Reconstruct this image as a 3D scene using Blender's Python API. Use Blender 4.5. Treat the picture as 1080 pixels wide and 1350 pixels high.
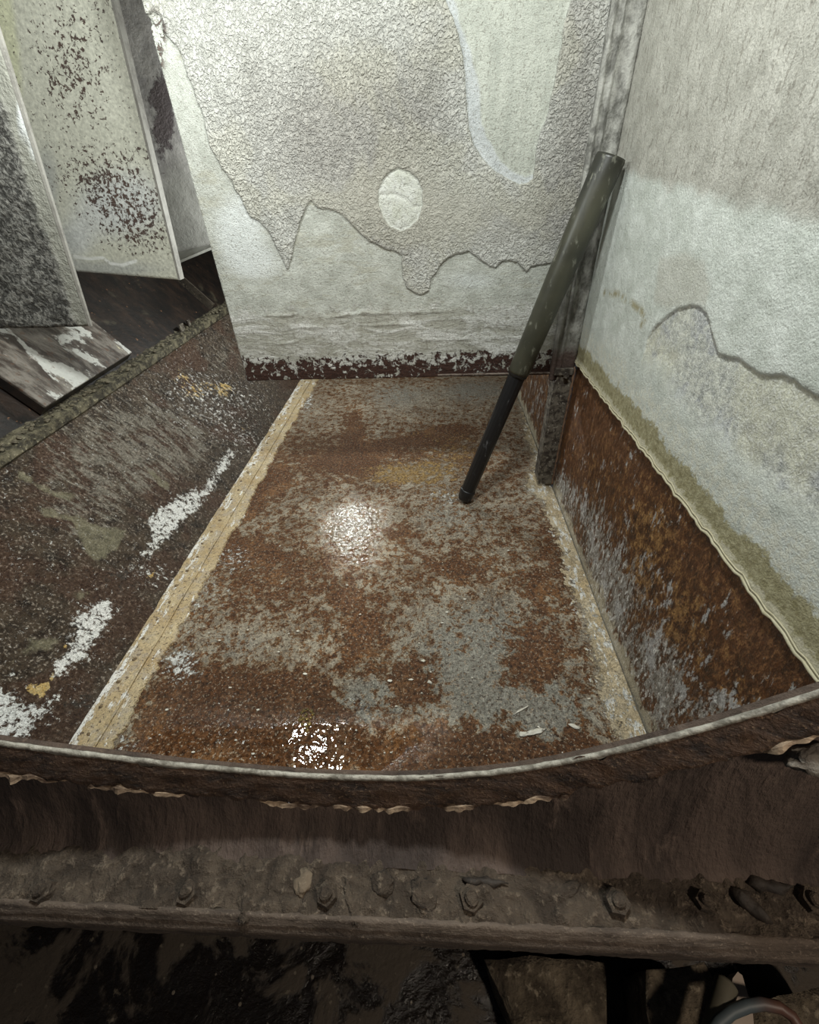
import bpy, bmesh, math, random
import numpy as np
from mathutils import Vector, Matrix, noise as mnoise

for o in list(bpy.data.objects):
    bpy.data.objects.remove(o, do_unlink=True)
S = bpy.context.scene
COL = S.collection
random.seed(7)

# ------------------------------------------------------------------ camera
# focal length and attitude recovered from the vanishing points of the tank's edges
FPX = 569.0
PCX, PCY = 540.0, 675.0
CH = 1.5                                    # camera height above the tank floor
def _n(v): return v / np.linalg.norm(v)
_d = _n(np.array([34., 730., FPX])); _y = _n(np.array([30., -445., FPX])); _y = _n(_y - _d * (_y @ _d)); _z = -_d
RW = np.array([np.cross(_y, _z), _y, _z])   # camera (x right, y down, z forward) -> world
CAM = np.array([0., 0., CH])
cd = bpy.data.cameras.new('camera'); cam = bpy.data.objects.new('camera', cd); COL.objects.link(cam)
cd.sensor_fit = 'HORIZONTAL'; cd.sensor_width = 36.0; cd.lens = FPX / 1080 * 36.0
cd.clip_start = 0.01; cd.clip_end = 50
_r = RW @ np.array([1, 0, 0]); _u = -(RW @ np.array([0, 1, 0])); _b = -(RW @ np.array([0, 0, 1]))
cam.matrix_world = Matrix(((_r[0], _u[0], _b[0], 0), (_r[1], _u[1], _b[1], 0), (_r[2], _u[2], _b[2], CH), (0, 0, 0, 1)))
S.camera = cam

# ------------------------------------------------------------------ world, lamps, exposure
w = bpy.data.worlds.new('world'); S.world = w; w.use_nodes = True
w.node_tree.nodes['Background'].inputs[0].default_value = (0.75, 0.85, 1.0, 1)
w.node_tree.nodes['Background'].inputs[1].default_value = 0.02
def lamp(name, loc, watts, radius, col=(1.0, 0.97, 0.90)):
    l = bpy.data.lights.new(name, 'POINT'); l.energy = watts; l.shadow_soft_size = radius; l.color = col
    o = bpy.data.objects.new(name, l); o.location = loc; COL.objects.link(o); return o
lamp('work_lamp_front', (-0.917, 1.478, 2.03), 21, 0.06, (0.955, 1.0, 0.97))
lamp('work_lamp_behind', (-0.823, 3.37, 1.275), 30, 0.06, (0.955, 1.0, 0.97))
lamp('work_lamp_overhead', (0.05, 0.95, 2.75), 74, 0.10, (0.955, 1.0, 0.97))
lamp('passage_lamp', (0.85, -0.45, 1.95), 20, 0.07, (1.0, 0.86, 0.70))
S.view_settings.view_transform = 'Standard'; S.view_settings.look = 'None'
S.view_settings.exposure = 0.88; S.view_settings.gamma = 1.0; S.view_settings.use_curve_mapping = False

# ------------------------------------------------------------------ geometry of sight lines
def ray(px, py): return RW @ np.array([px - PCX, py - PCY, FPX])
def onplane(px, py, p0, nn):
    r = ray(px, py); p0 = np.array(p0, float); nn = np.array(nn, float)
    return CAM + r * (((p0 - CAM) @ nn) / (r @ nn))
def onz(px, py, z=0.): return onplane(px, py, (0, 0, z), (0, 0, 1))
def ony(px, py, y): return onplane(px, py, (0, y, 0), (0, 1, 0))
def onx(px, py, x): return onplane(px, py, (x, 0, 0), (1, 0, 0))

# ------------------------------------------------------------------ numpy noise
_rng = np.random.RandomState(3)
_TAB = _rng.rand(256, 256)
def vnoise(x, y):
    xi = np.floor(x).astype(int); yi = np.floor(y).astype(int); fx = x - xi; fy = y - yi
    fx = fx * fx * (3 - 2 * fx); fy = fy * fy * (3 - 2 * fy)
    a = _TAB[xi & 255, yi & 255]; b = _TAB[(xi + 1) & 255, yi & 255]; c = _TAB[xi & 255, (yi + 1) & 255]; d = _TAB[(xi + 1) & 255, (yi + 1) & 255]
    return (a * (1 - fx) + b * fx) * (1 - fy) + (c * (1 - fx) + d * fx) * fy
def fbm(x, y, o=4, seed=0):
    s = 0; a = .5; t = 0
    for i in range(o):
        s = s + a * vnoise(x + seed * 17.3 + i * 5.1, y + seed * 9.7 + i * 3.3); t += a; a *= .5; x = x * 2; y = y * 2
    return s / t - .5
def sstep(e0, e1, x):
    t = np.clip((x - e0) / (e1 - e0), 0, 1); return t * t * (3 - 2 * t)
def poly_sdf(U, V, poly):
    P = np.array(poly, float); N = len(P); d = np.full(U.shape, 1e9); ins = np.zeros(U.shape, bool)
    for i in range(N):
        a = P[i]; b = P[(i + 1) % N]; e = b - a; wx = U - a[0]; wy = V - a[1]
        t = np.clip((wx * e[0] + wy * e[1]) / (e @ e + 1e-12), 0, 1)
        d = np.minimum(d, (wx - e[0] * t) ** 2 + (wy - e[1] * t) ** 2)
        c = ((a[1] > V) != (b[1] > V)) & (U < (b[0] - a[0]) * (V - a[1]) / ((b[1] - a[1]) + 1e-12) + a[0])
        ins ^= c
    d = np.sqrt(d); return np.where(ins, d, -d)

# ------------------------------------------------------------------ object helpers
def tag(o, label=None, cat=None, group=None, kind=None):
    if label: o['label'] = label
    if cat: o['category'] = cat
    if group: o['group'] = group
    if kind: o['kind'] = kind
    return o
def empty(name, loc=(0, 0, 0)):
    o = bpy.data.objects.new(name, None); o.location = loc; COL.objects.link(o); return o
def link(name, me, mat=None, parent=None, smooth=False):
    o = bpy.data.objects.new(name, me); COL.objects.link(o)
    if mat: me.materials.append(mat)
    if smooth: me.polygons.foreach_set('use_smooth', [True] * len(me.polygons))
    if parent is not None:
        o.parent = parent; bpy.context.view_layer.update()
        o.matrix_parent_inverse = parent.matrix_world.inverted()
    return o
def frombm(name, bm, mat=None, parent=None, smooth=False):
    bmesh.ops.recalc_face_normals(bm, faces=bm.faces)
    me = bpy.data.meshes.new(name); bm.to_mesh(me); bm.free(); return link(name, me, mat, parent, smooth)

class Surf:
    """a surface patch: plane p0 + u*U + v*V, gridded, displaced along N, with named float attributes"""
    def __init__(s, p0, U, V, u0, u1, v0, v1, step, flip=False):
        s.p0 = np.array(p0, float); s.U = _n(np.array(U, float)); s.V = _n(np.array(V, float)); s.N = np.cross(s.U, s.V)
        s.nu = max(2, int(round((u1 - u0) / step)) + 1); s.nv = max(2, int(round((v1 - v0) / step)) + 1)
        s.u, s.v = np.meshgrid(np.linspace(u0, u1, s.nu), np.linspace(v0, v1, s.nv))
        s.h = np.zeros(s.u.shape); s.att = {}
    def uv(s, px, py):
        p = onplane(px, py, s.p0, s.N) - s.p0; return np.array([p @ s.U, p @ s.V])
    def poly(s, pts): return poly_sdf(s.u, s.v, [s.uv(*p) for p in pts])
    def blobs(s, L):
        a = np.zeros(s.u.shape)
        for (px, py, rx, ry, wt) in L:
            c = s.uv(px, py); ax = s.uv(px + rx, py) - c; by = s.uv(px, py + ry) - c
            M = np.linalg.inv(np.array([ax, by]).T); du = s.u - c[0]; dv = s.v - c[1]
            q = (M[0, 0] * du + M[0, 1] * dv) ** 2 + (M[1, 0] * du + M[1, 1] * dv) ** 2
            a += wt * np.exp(-q)
        return a
    def band(s, pts):
        """distance to an open polyline given in pixels"""
        P = [s.uv(*p) for p in pts]; d = np.full(s.u.shape, 1e9)
        for a, b in zip(P[:-1], P[1:]):
            e = b - a; wx = s.u - a[0]; wy = s.v - a[1]; t = np.clip((wx * e[0] + wy * e[1]) / (e @ e), 0, 1)
            d = np.minimum(d, (wx - e[0] * t) ** 2 + (wy - e[1] * t) ** 2)
        return np.sqrt(d)
    def patches(s, polys, soft, wob=.02, fr=14, seed=0):
        """-1..1 field, positive inside any of the traced patches, with a wandering outline"""
        w_ = wob * 2 * fbm(s.u * fr, s.v * fr, 4, seed); d = np.full(s.u.shape, -1e9)
        for q in polys: d = np.maximum(d, s.poly(q))
        return np.clip((d + w_) / soft, -1, 1)
    def build(s, name, mat, parent=None, thick=0.0, warp=None, smooth=True):
        P = s.p0 + s.u[..., None] * s.U + s.v[..., None] * s.V + s.h[..., None] * s.N
        if warp is not None: P = warp(P)
        nu, nv = s.nu, s.nv; co = P.reshape(-1, 3); n = len(co)
        idx = np.arange(n).reshape(nv, nu)
        q = np.stack([idx[:-1, :-1], idx[:-1, 1:], idx[1:, 1:], idx[1:, :-1]], -1).reshape(-1, 4)
        nq = len(q); loops = q.reshape(-1); starts = np.arange(nq) * 4; tot = np.full(nq, 4)
        if thick:
            ring = np.concatenate([idx[0, :], idx[1:, -1], idx[-1, -2::-1], idx[-2:0:-1, 0]]); m = len(ring)
            co = np.concatenate([co, co[ring] - s.N * (thick + 0 * s.h.reshape(-1)[ring][:, None])]); br = n + np.arange(m)
            sq = np.stack([ring, br, np.roll(br, -1), np.roll(ring, -1)], -1)
            loops = np.concatenate([loops, sq.reshape(-1), br[::-1]])
            starts = np.concatenate([starts, nq * 4 + np.arange(m) * 4, [nq * 4 + m * 4]]); tot = np.concatenate([tot, np.full(m, 4), [m]])
        me = bpy.data.meshes.new(name); me.vertices.add(len(co)); me.vertices.foreach_set('co', co.reshape(-1))
        me.loops.add(len(loops)); me.loops.foreach_set('vertex_index', loops.astype(np.int32))
        me.polygons.add(len(starts)); me.polygons.foreach_set('loop_start', starts.astype(np.int32)); me.polygons.foreach_set('loop_total', tot.astype(np.int32))
        sm = np.ones(len(starts), bool)
        if thick: sm[nq:] = False
        me.polygons.foreach_set('use_smooth', sm & smooth)
        for k, a in s.att.items():
            at = me.attributes.new(k, 'FLOAT', 'POINT'); v = a.reshape(-1)
            if thick: v = np.concatenate([v, v[ring]])
            at.data.foreach_set('value', v.astype(np.float32))
        me.update(calc_edges=True); me.validate()
        return link(name, me, mat, parent)

def box_bm(bm, c, sx, sy, sz, rot=None, bev=0.0):
    r = bmesh.ops.create_cube(bm, size=1.0); vs = r['verts']
    for v in vs:
        p = Vector((v.co.x * sx, v.co.y * sy, v.co.z * sz))
        if rot is not None: p = rot @ p
        v.co = p + Vector(c)
    if bev:
        es = list({e for v in vs for e in v.link_edges}); bmesh.ops.bevel(bm, geom=es, offset=bev, segments=2, affect='EDGES', profile=.6)
    return vs
def tube_bm(bm, pts, radii, seg=16, cap=True):
    pts = [Vector(p) for p in pts]
    if not hasattr(radii, '__len__'): radii = [radii] * len(pts)
    rings = []; prev = None
    for i, p in enumerate(pts):
        t = (pts[min(i + 1, len(pts) - 1)] - pts[max(i - 1, 0)]).normalized()
        a = t.orthogonal().normalized() if prev is None else (prev - t * prev.dot(t)).normalized()
        prev = a; b = t.cross(a)
        rings.append([bm.verts.new(p + (a * math.cos(2 * math.pi * k / seg) + b * math.sin(2 * math.pi * k / seg)) * radii[i]) for k in range(seg)])
    for r0, r1 in zip(rings[:-1], rings[1:]):
        for k in range(seg): bm.faces.new((r0[k], r0[(k + 1) % seg], r1[(k + 1) % seg], r1[k]))
    if cap:
        bm.faces.new(rings[0][::-1]); bm.faces.new(rings[-1])
    return rings
def prism(name, pts, off, mat, parent=None, bev=0.0):
    """a plate: polygon of 3-D points extruded by the vector off"""
    bm = bmesh.new(); a = [bm.verts.new(p) for p in pts]; b = [bm.verts.new(Vector(p) + Vector(off)) for p in pts]; n = len(a)
    bm.faces.new(a); bm.faces.new(b[::-1])
    for i in range(n): bm.faces.new((a[i], b[i], b[(i + 1) % n], a[(i + 1) % n]))
    if bev: bmesh.ops.bevel(bm, geom=list(bm.edges), offset=bev, segments=2, affect='EDGES')
    return frombm(name, bm, mat, parent)
def clod(name, c, sx, sy, sz, mat, parent=None, seed=0, amp=.35, sub=3, fr=2.2, rz=0.0):
    bm = bmesh.new(); bmesh.ops.create_icosphere(bm, subdivisions=sub, radius=1.0)
    for v in bm.verts:
        d = 1 + amp * mnoise.noise(v.co * fr + Vector((seed * 3.1, seed * 1.7, 0))) + amp * .5 * mnoise.noise(v.co * fr * 2.4 + Vector((0, seed * 2.3, 5)))
        p = v.co * d; p = Vector((p.x * sx, p.y * sy, p.z * sz)); p.rotate(Matrix.Rotation(rz, 3, 'Z')); v.co = p + Vector(c)
    return frombm(name, bm, mat, parent, True)

# ------------------------------------------------------------------ node helper
class M:
    def __init__(s, name, rough=.6, metal=0.0, spec=.5):
        s.m = bpy.data.materials.new(name); s.m.use_nodes = True; s.t = s.m.node_tree; s.b = s.t.nodes['Principled BSDF']
        s.b.inputs['Roughness'].default_value = rough; s.b.inputs['Metallic'].default_value = metal; s.b.inputs['Specular IOR Level'].default_value = spec
        s.co = s.t.nodes.new('ShaderNodeTexCoord').outputs['Object']; s.maps = {}
    def mapped(s, sc, rot=(0, 0, 0)):
        k = (sc, rot)
        if k not in s.maps:
            n = s.t.nodes.new('ShaderNodeMapping'); n.inputs['Scale'].default_value = sc; n.inputs['Rotation'].default_value = rot
            s.t.links.new(s.co, n.inputs['Vector']); s.maps[k] = n.outputs[0]
        return s.maps[k]
    def set(s, sock, v):
        if hasattr(v, 'is_linked'): s.t.links.new(v, sock)
        elif isinstance(v, tuple): sock.default_value = v + (1,) if len(v) == 3 and len(sock.default_value) == 4 else v
        else: sock.default_value = v
    def noise(s, scale, detail=6, rough=.55, dist=0.0, st=None, rot=(0, 0, 0)):
        n = s.t.nodes.new('ShaderNodeTexNoise'); s.t.links.new(s.mapped(st, rot) if st else s.co, n.inputs['Vector'])
        n.inputs['Scale'].default_value = scale; n.inputs['Detail'].default_value = detail; n.inputs['Roughness'].default_value = rough; n.inputs['Distortion'].default_value = dist
        return n.outputs['Fac']
    def voro(s, scale, feat='F1', st=None, rand=1.0):
        n = s.t.nodes.new('ShaderNodeTexVoronoi'); n.feature = feat; s.t.links.new(s.mapped(st) if st else s.co, n.inputs['Vector']); n.inputs['Scale'].default_value = scale
        n.inputs['Randomness'].default_value = rand
        return n.outputs['Distance']
    def attr(s, name):
        n = s.t.nodes.new('ShaderNodeAttribute'); n.attribute_name = name; return n.outputs['Fac']
    def sep(s, axis):
        n = s.t.nodes.new('ShaderNodeSeparateXYZ'); s.t.links.new(s.co, n.inputs[0]); return n.outputs[axis]
    def math(s, op, a, b=0.0, c=None):
        n = s.t.nodes.new('ShaderNodeMath'); n.operation = op; s.set(n.inputs[0], a); s.set(n.inputs[1], b)
        if c is not None: s.set(n.inputs[2], c)
        return n.outputs[0]
    def add(s, *a):
        r = a[0]
        for x in a[1:]: r = s.math('ADD', r, x)
        return r
    def mul(s, a, b): return s.math('MULTIPLY', a, b)
    def ss(s, x, lo, hi, a=0.0, b=1.0):
        n = s.t.nodes.new('ShaderNodeMapRange'); n.interpolation_type = 'SMOOTHSTEP'; s.set(n.inputs[0], x)
        if lo > hi: lo, hi, a, b = hi, lo, b, a
        for i, v in zip((1, 2, 3, 4), (lo, hi, a, b)): n.inputs[i].default_value = v
        return n.outputs[0]
    def mix(s, f, a, b):
        n = s.t.nodes.new('ShaderNodeMix'); n.data_type = 'RGBA'; s.set(n.inputs[0], f); s.set(n.inputs[6], a); s.set(n.inputs[7], b); return n.outputs[2]
    def fmix(s, f, a, b):
        n = s.t.nodes.new('ShaderNodeMix'); n.data_type = 'FLOAT'; s.set(n.inputs[0], f); s.set(n.inputs[2], a); s.set(n.inputs[3], b); return n.outputs[0]
    def amask(s, name, scale, amp, soft):
        """ragged mask from a signed distance attribute"""
        return s.ss(s.add(s.attr(name), s.math('MULTIPLY_ADD', s.noise(scale, 5, .6), amp, -amp * .5)), -soft, soft)
    def cn(s, scale, detail=8, rough=.7, dist=0.0, st=None, rot=(0, 0, 0), lo=.37, hi=.63):
        # noise stretched to the full 0..1 range
        n = s.t.nodes.new('ShaderNodeMapRange'); s.set(n.inputs[0], s.noise(scale, detail, rough, dist, st, rot)); n.inputs[1].default_value = lo; n.inputs[2].default_value = hi; return n.outputs[0]
    def grain(s, col, scale=170, lo=.62, hi=1.38, detail=4):
        # fine mineral mottling of the surface itself
        g = s.cn(scale, detail, .65); v = s.math('MULTIPLY_ADD', g, hi - lo, lo); c = s.t.nodes.new('ShaderNodeCombineColor')
        for i in range(3): s.t.links.new(v, c.inputs[i])
        n = s.t.nodes.new('ShaderNodeMix'); n.data_type = 'RGBA'; n.blend_type = 'MULTIPLY'; n.inputs[0].default_value = 1.0; s.set(n.inputs[6], col); s.t.links.new(c.outputs[0], n.inputs[7]); return n.outputs[2]
    def bump(s, h, strength=.5, dist=.01, prev=None):
        n = s.t.nodes.new('ShaderNodeBump'); s.set(n.inputs['Height'], h); s.set(n.inputs['Strength'], strength); n.inputs['Distance'].default_value = dist
        if prev is not None: s.t.links.new(prev, n.inputs['Normal'])
        return n.outputs[0]
    def out(s, col=None, rough=None, normal=None):
        if col is not None: s.set(s.b.inputs['Base Color'], col)
        if rough is not None: s.set(s.b.inputs['Roughness'], rough)
        if normal is not None: s.t.links.new(normal, s.b.inputs['Normal'])
        return s.m

def rusty(name, dark=(.03, .018, .012), mid=(.09, .045, .025), hi=(.2, .12, .07), sc=14, rough=.75, bump=.6, bd=.006, st=None):
    m = M(name); a = m.noise(sc, 8, .65, .3, st); b = m.noise(sc * 5, 6, .6); c = m.noise(sc * .3, 4, .5)
    col = m.mix(m.ss(m.add(a, m.mul(c, .5)), .55, .85), dark, mid); col = m.mix(m.ss(b, .55, .75), col, hi)
    return m.out(col, rough, m.bump(m.add(a, m.mul(b, .4)), bump, bd))

# ================================================================== SETTING
XR = 0.709; YB = 2.2; ZB = 0.672; XS = -1.24; XB = -0.985
A1 = math.radians(50); A2 = math.radians(48)
V1 = np.array([-math.cos(A1), 0, math.sin(A1)]); V2 = np.array([-math.cos(A2), 0, math.sin(A2)])
L1 = 0.838                                           # length of the lower slope up to the ledge
E1 = np.array([XS, 0, 0]) + V1 * L1                  # ledge line
YEND = 6.2

# ---- floor
def mat_floor():
    m = M('rusted_wet_floor', spec=.32)
    a = m.cn(2.4, 5, .55, .4); b = m.cn(19, 12, .74, .35); c = m.cn(60, 8, .68); d = m.cn(6, 8, .65, .8); e = m.cn(170, 5, .6); k = m.cn(30, 10, .72, .5)
    grey = m.mix(d, (.17, .13, .09), (.44, .385, .295)); grey = m.mix(m.mul(m.ss(c, .5, .95), .7), grey, (.54, .48, .38)); grey = m.mix(m.mul(m.ss(k, .5, .82), .85), grey, (.105, .046, .017))
    grey = m.mix(m.mul(m.ss(m.attr('cool'), .1, .8), .75), grey, m.mix(c, (.15, .147, .125), (.42, .41, .36)))
    rust = m.mix(c, (.026, .009, .004), (.25, .098, .028)); rust = m.mix(m.mul(k, .45), rust, (.060, .026, .012)); rust = m.mix(m.mul(m.ss(d, .55, .9), .5), rust, m.mix(c, (.13, .05, .013), (.40, .19, .065)))
    rust = m.mix(m.mul(m.attr('dark'), .7), rust, m.mix(c, (.014, .006, .003), (.14, .058, .022)))
    rv = m.add(m.mul(b, .60), m.mul(a, .10), m.mul(c, .14), m.mul(k, .36), m.mul(m.attr('rust'), .42))
    rm = m.ss(rv, .62, .69)
    col = m.mix(m.mul(rm, .93), grey, rust)
    halo = m.mul(m.ss(rv, .50, .60), m.ss(rv, .72, .62)); col = m.mix(m.mul(halo, .75), col, m.mix(c, (.20, .095, .04), (.44, .29, .155)))
    om = m.mul(m.ss(m.add(m.mul(m.attr('ochre'), .62), m.mul(b, .35), m.mul(k, .3)), .70, .92), .85); col = m.mix(om, col, m.mix(c, (.22, .12, .035), (.55, .38, .15)))
    col = m.mix(m.mul(m.ss(m.cn(75, 8, .7, .3), .66, .80), .75), col, m.mix(c, (.030, .014, .008), (.075, .034, .018)))
    col = m.mix(m.mul(m.ss(m.cn(95, 6, .68), .80, .92), .6), col, (.52, .44, .33))
    sm = m.ss(m.add(m.attr('seal'), m.math('MULTIPLY_ADD', b, .07, -.035), m.math('MULTIPLY_ADD', k, .04, -.02)), -.003, .004)
    cream = m.mix(d, (.54, .41, .23), (.72, .61, .42)); cream = m.mix(m.mul(k, .5), cream, (.36, .30, .23))
    cream = m.mix(m.ss(m.cn(34, 10, .75, 0, (1, .35, 1)), .66, .74), cream, (.84, .83, .78))
    col = m.mix(sm, col, cream)
    wm = m.ss(m.add(m.cn(36, 12, .78, .2), m.mul(m.attr('white'), .56)), 1.0, 1.05)
    col = m.mix(wm, col, (.84, .84, .80))
    sp = m.mul(m.ss(m.voro(55), .10, .06), m.ss(m.noise(9, 2), .54, .60)); col = m.mix(m.mul(sp, .8), col, (.60, .55, .46))
    col = m.grain(col, 210, .66, 1.34)
    wet = m.ss(m.add(m.attr('wet'), m.mul(d, .25)), .25, .85)
    ro = m.fmix(wet, m.fmix(rm, .40, .55), m.fmix(c, .004, .022)); ro = m.fmix(m.ss(m.attr('sheen'), .1, .8), ro, m.fmix(c, .10, .24)); ro = m.fmix(sm, ro, .45)
    film = m.mul(m.noise(48, 1, .4), 2.2)
    hgt = m.add(m.mul(rm, -.5), m.mul(sm, .9), m.mul(wm, .6), m.mul(c, .5), m.mul(e, .35), m.mul(k, .3))
    return m.out(col, ro, m.bump(m.fmix(wet, m.fmix(m.ss(m.attr('sheen'), .1, .8), m.mul(hgt, .8), m.add(m.mul(film, .30), m.mul(hgt, .05))), m.mul(film, .11)), 1.0, .006))
f = Surf((0, 0, 0), (1, 0, 0), (0, 1, 0), XS, XR, .12, YEND, .011)
seal_r = [(678, 498), (690, 540), (694, 575), (706, 610), (690, 640), (716, 662), (736, 715), (752, 775), (772, 820), (786, 880), (800, 940), (830, 990), (900, 1010), (900, 900), (800, 700), (740, 600), (700, 498)]
f.att['seal'] = f.poly(seal_r)
f.att['rust'] = f.blobs([(300, 920, 110, 60, .75), (430, 600, 60, 40, .8), (560, 600, 90, 35, .6), (330, 760, 60, 60, .5), (240, 960, 60, 60, .6), (545, 895, 45, 30, .9), (690, 855, 35, 40, .9),
    (480, 850, 30, 40, .6), (650, 985, 60, 22, 1.2), (760, 990, 35, 25, 1.0), (560, 985, 50, 25, .8), (730, 720, 25, 70, .7), (620, 740, 80, 45, .35), (340, 620, 40, 40, .5), (420, 750, 60, 50, .5), (500, 800, 40, 35, .5), (420, 960, 80, 50, .7),
    (620, 880, 60, 60, -.9), (690, 940, 60, 40, -.7), (590, 810, 80, 40, -.6), (350, 850, 70, 35, -.6), (560, 530, 70, 20, -.7), (640, 515, 60, 15, -.6), (460, 690, 50, 50, -.4), (560, 690, 60, 30, -.3), (410, 560, 30, 40, -.3), (480, 910, 40, 20, -.8)])
f.att['rust'] = .75 * f.att['rust'] + .72 * (f.patches([
    [(150, 1030), (180, 985), (215, 900), (255, 872), (330, 882), (400, 888), (437, 896), (445, 930), (460, 962), (500, 975), (520, 967), (545, 958), (580, 952), (608, 978), (612, 950), (622, 955), (640, 965), (645, 948), (665, 945), (680, 965), (720, 985), (725, 1020), (560, 1060)],
    [(520, 893), (543, 874), (567, 901), (555, 925), (524, 925)], [(660, 893), (676, 866), (699, 831), (726, 835), (746, 866), (730, 893), (707, 905), (668, 909)], [(458, 820), (497, 816), (508, 827), (477, 851), (473, 874), (450, 878), (464, 858)],
    [(431, 773), (477, 781), (473, 804), (450, 800)], [(592, 798), (606, 805), (610, 839), (633, 866), (613, 872), (600, 845)], [(567, 855), (586, 862), (582, 874), (570, 868)], [(699, 754), (712, 760), (718, 804), (705, 800), (694, 780)], [(752, 965), (775, 960), (785, 985), (755, 1000)],
    [(456, 547), (474, 540), (484, 581), (531, 578), (569, 562), (600, 559), (632, 566), (600, 588), (531, 590), (500, 600), (490, 632), (456, 622), (430, 612), (408, 616), (452, 588)], [(345, 625), (372, 610), (390, 640), (350, 665), (330, 690), (318, 680)], [(300, 700), (345, 715), (380, 735), (330, 745), (290, 740)], [(560, 745), (600, 735), (640, 750), (600, 765)], [(500, 700), (540, 690), (560, 705), (520, 715)]], .03, .028, 16, 101) * .5 + .5) - .10
f.att['cool'] = np.clip(f.blobs([(640, 860, 110, 90, 1), (700, 940, 80, 50, 1), (520, 520, 40, 20, .8), (630, 515, 50, 16, .9), (600, 680, 60, 25, .6), (490, 930, 50, 40, .9), (310, 850, 40, 20, .7)]), 0, 1)
f.att['dark'] = np.clip(f.blobs([(300, 930, 130, 70, 1), (430, 970, 90, 50, 1), (440, 590, 40, 45, .6), (650, 990, 70, 25, .8), (540, 895, 40, 25, .5)]), 0, 1)
f.att['ochre'] = np.clip(f.blobs([(530, 625, 70, 20, 1), (610, 600, 60, 30, .6), (560, 570, 80, 20, .45), (600, 655, 40, 14, .6)]), 0, 1)
f.att['white'] = f.blobs([(240, 875, 26, 30, 1.1), (270, 780, 35, 50, .55), (310, 735, 30, 20, .7), (405, 525, 10, 25, .9), (160, 990, 30, 25, .8), (590, 655, 30, 14, .9), (290, 960, 60, 50, .25), (825, 930, 25, 40, .7), (790, 830, 20, 60, .6), (740, 700, 10, 60, .45), (610, 740, 300, 260, -.15)])
f.att['wet'] = np.clip(f.blobs([(415, 992, 95, 34, 1.1), (380, 980, 190, 70, .42), (230, 990, 60, 30, .4), (250, 940, 90, 60, .3), (560, 960, 120, 50, .35)]), 0, 1)
f.att['sheen'] = np.clip(f.blobs([(468, 700, 60, 70, 1.1)]) + .5 * fbm(f.u * 9, f.v * 9, 4, 121), 0, 1)
f.h = .008 * fbm(f.u * 1.3, f.v * 1.3, 3, 2) + .002 * fbm(f.u * 16, f.v * 16, 3, 5)
floor = f.build('floor', mat_floor()); tag(floor, kind='structure')
def floor_z(x, y): return float(.008 * fbm(np.array([x * 1.3]), np.array([y * 1.3]), 3, 2)[0] + .002 * fbm(np.array([x * 16.]), np.array([y * 16.]), 3, 5)[0])

# the seam on the left: two tan strips with a ridge between and a row of rivets
def mat_seam():
    m = M('tan_sealed_strip', rough=.5)
    n1 = m.cn(6, 6, .6, .3); n2 = m.cn(60, 8, .68); n3 = m.cn(34, 10, .75, 0, (1, .3, 1)); k = m.cn(22, 8, .7)
    col = m.mix(n1, (.50, .36, .18), (.66, .545, .34)); col = m.mix(m.mul(n2, .55), col, (.36, .28, .18)); col = m.mix(m.mul(m.ss(k, .55, .8), .6), col, (.42, .36, .29))
    ed = m.mul(m.ss(m.sep(0), -1.18, -1.235), .30)
    col = m.mix(m.ss(m.add(n3, ed), .82, .90), col, (.84, .82, .77)); col = m.mix(m.ss(m.cn(90, 3), .86, .92), col, (.13, .09, .055))
    return m.out(m.grain(col, 200, .75, 1.25), m.fmix(n2, .3, .6), m.bump(m.add(n2, m.mul(n3, .5)), .4, .004))
MS = mat_seam()
def ragged_strip(name, x0, x1, y0, y1, z0, th, jl, jr, n=900, parent=None):
    bm = bmesh.new(); rows = []
    for i in range(n + 1):
        y = y0 + (y1 - y0) * i / n
        jit = random.uniform(-.5, .5) * jr * .35; a = x0 + jl * float(fbm(np.array([y * 9]), np.array([1.3]), 5, 4)[0]) * 2; b = x1 + jr * float(fbm(np.array([y * 15]), np.array([7.7]), 5, 8)[0]) * 2 + jit
        rows.append([bm.verts.new((xx, y, zz)) for xx, zz in ((a, z0 - .004), (a + .002, z0 + th * .8), (a + (b - a) * .4, z0 + th), (b - .003, z0 + th * .8), (b, z0 - .004))])
    for r, q in zip(rows[:-1], rows[1:]):
        for k in range(4): bm.faces.new((r[k], r[k + 1], q[k + 1], q[k]))
    return frombm(name, bm, MS, parent)
XRG = float(onz(122, 995)[0])
ragged_strip('seam_strip', XS - .015, XRG, .3, 5.8, .004, .010, .012, .0, parent=floor)
ragged_strip('seam_strip', XRG + .001, XRG + .060, .3, 5.8, .004, .006, .0, .030, parent=floor)
bm = bmesh.new(); tube_bm(bm, [(XRG + .002 * math.sin(i), .3 + i * .055, .013) for i in range(101)], .0045, 6); frombm('seam_ridge', bm, MS, floor, True)
bm = bmesh.new(); bmesh.ops.create_uvsphere(bm, u_segments=8, v_segments=5, radius=1)
for v in bm.verts: v.co = Vector((v.co.x * .008, v.co.y * .008, v.co.z * .005))
me_rv = bpy.data.meshes.new('rivet'); bm.to_mesh(me_rv); bm.free(); me_rv.materials.append(rusty('rivet_rust', (.10, .07, .04), (.24, .17, .09), (.4, .3, .18), 60))
for i in range(36):
    y = .56 + i * .098
    r = bpy.data.objects.new('rivet', me_rv); COL.objects.link(r); r.parent = floor; r.location = (XRG - .055 + .01 * math.sin(i * 2.1), y, .014); r.scale = (1 + .3 * math.sin(i * 5), 1, 1); r.rotation_euler = (0, 0, i)

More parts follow.
